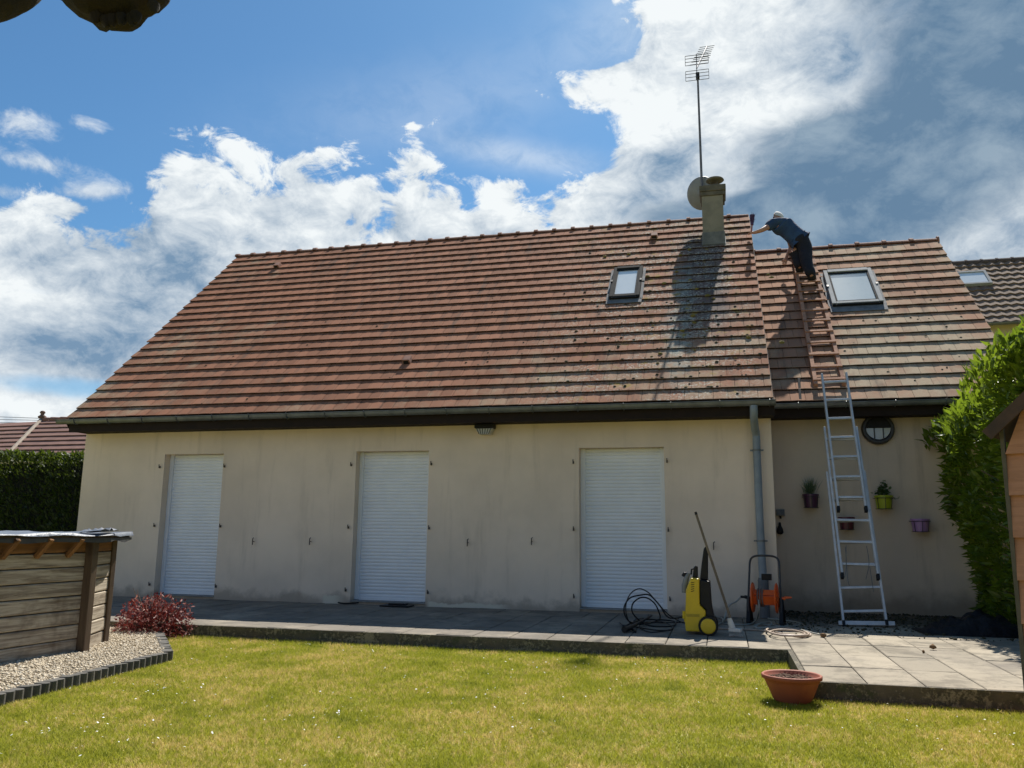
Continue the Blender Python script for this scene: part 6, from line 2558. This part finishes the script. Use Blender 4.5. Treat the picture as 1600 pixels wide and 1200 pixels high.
limb('trunk', [(-1.6, -11.6, -0.3), (-1.62, -11.55, 0.8), (-1.5, -11.45, 1.9), (-1.35, -11.2, 2.5)], [0.30, 0.21, 0.20, 0.19], 3, 0.12)
def tp_(px, py, d_): return CO + ray(px, py) * d_
limb('branch', [(-1.45, -11.3, 2.3), (-1.2, -10.6, 2.62), (-0.75, -9.85, 2.86), tp_(80, -75, 2.55), tp_(165, -22, 2.55), tp_(215, -20, 2.55), tp_(262, -22, 2.6)], [0.16, 0.13, 0.11, 0.09, 0.115, 0.09, 0.03], 11, 0.22)
limb('branch', [(-1.4, -11.25, 2.35), tp_(-420, 20, 1.9), tp_(-120, -10, 2.0), tp_(0, -14, 2.1), tp_(60, -66, 2.2), tp_(120, -160, 2.3)], [0.13, 0.09, 0.075, 0.068, 0.06, 0.05], 5, 0.10)
mb = MB()
for (px, py) in ((150, 36), (166, 43), (176, 41), (190, 39), (207, 40), (212, 36), (240, 20)):
    a = tp_(px, py - 12, 2.5)
    b_ = tp_(px + random.uniform(-3, 3), py, 2.48)
    mb.tube([a, a.lerp(b_, 0.6), b_], [0.020, 0.013, 0.005], 7)
build('bark_flakes', mb, m_bark, tr, smooth=True)

# ------------------------------------------------------------------ grass
def grass_ok(x, y):
    ok = (y < TY - 0.03) & ~((x > TX1 - 0.01) & (y > TRY - 0.02))
    t1 = (y - EA_.y) / (EB_.y - EA_.y)
    xl = EA_.x + (EB_.x - EA_.x) * t1 + 0.045
    t2 = (y - EB_.y) / (EC_.y - EB_.y)
    xl2 = EB_.x + (EC_.x - EB_.x) * t2 + 0.06
    return ok & (x > np.where(y < EB_.y, xl, np.where(y < EC_.y, xl2, EC_.x + 0.02)))


n = 900000
gx = rng.uniform(-5.2, 4.6, n)
gy = TY - (rng.random(n) ** 0.9) * 6.3
k_ = grass_ok(gx, gy)
# keep what the view (and a step aside) can see
ang = np.degrees(np.arctan2(gx - CX, gy - CY))
k_ &= (ang > -52) & (ang < 30) & (gy > -8.6)
gx, gy = gx[k_], gy[k_]
n = len(gx)
clump = 0.5 + 0.5 * np.sin(gx * 3.1 + 2 * np.sin(gy * 2.3)) * np.cos(gy * 2.7 + np.sin(gx * 1.9))
hh = (0.012 + 0.014 * rng.random(n) + 0.010 * clump) * (1 + 0.5 * (rng.random(n) > 0.97))
edge_boost = np.where(gy > TY - 0.20, 1.35, 1.0)
hh = hh * edge_boost
a = rng.uniform(0, 6.28, n)
lean = rng.normal(0, 0.55, (n, 2)) * hh[:, None]
wd = 0.0019 + 0.0013 * rng.random(n)
c0 = np.stack([gx, gy, np.full(n, LAWN_Z)], 1)
sd = np.stack([np.cos(a), np.sin(a), np.zeros(n)], 1) * wd[:, None]
v = np.stack([c0 - sd, c0 + sd, c0 + np.concatenate([lean, hh[:, None]], 1)], 1).reshape(-1, 3)
f = np.arange(n * 3).reshape(-1, 3)
tag(build_np('grass', v, f, m_blade, None, (0, -5.5, LAWN_Z)), 'short sunlit lawn grass with dry straw coloured patches', None, None, 'stuff')
# daisies
m_daisy = M('daisy_petals', (0.80, 0.80, 0.76), (0.74, 0.74, 0.70), 5, 0.7)
n = 420
gx = rng.uniform(-4.6, 3.4, n)
gy = rng.uniform(-8.0, TY - 0.05, n)
cl = rng.integers(0, 26, n)
cxs, cys = rng.uniform(-4.4, 3.2, 26), rng.uniform(-7.2, -3.0, 26)
m1 = rng.random(n) < 0.6
gx = np.where(m1, cxs[cl] + rng.normal(0, 0.22, n), gx)
gy = np.where(m1, cys[cl] + rng.normal(0, 0.18, n), gy)
k_ = grass_ok(gx, gy)
gx, gy = gx[k_], gy[k_]
n = len(gx)
vs, fs = [], []
for i in range(n):
    z_ = LAWN_Z + random.uniform(0.024, 0.040)
    r = random.uniform(0.0045, 0.0085)
    tx, ty_ = random.gauss(0, 0.35), random.gauss(-0.1, 0.35)
    o_ = len(vs)
    vs.append((gx[i], gy[i], z_ + 0.002))
    for k in range(8):
        aa = 2 * math.pi * k / 8
        rr_ = r * (1.0 if k % 2 else 0.72)
        x_, y_ = rr_ * math.cos(aa), rr_ * math.sin(aa)
        vs.append((gx[i] + x_, gy[i] + y_, z_ + x_ * tx + y_ * ty_))
    fs += [(o_, o_ + 1 + k, o_ + 1 + (k + 1) % 8) for k in range(8)]
tag(build_np('daisies', np.array(vs), np.array(fs), m_daisy, None, (0, -5.5, LAWN_Z)), 'tiny white daisies scattered over the lawn', None, None, 'stuff')
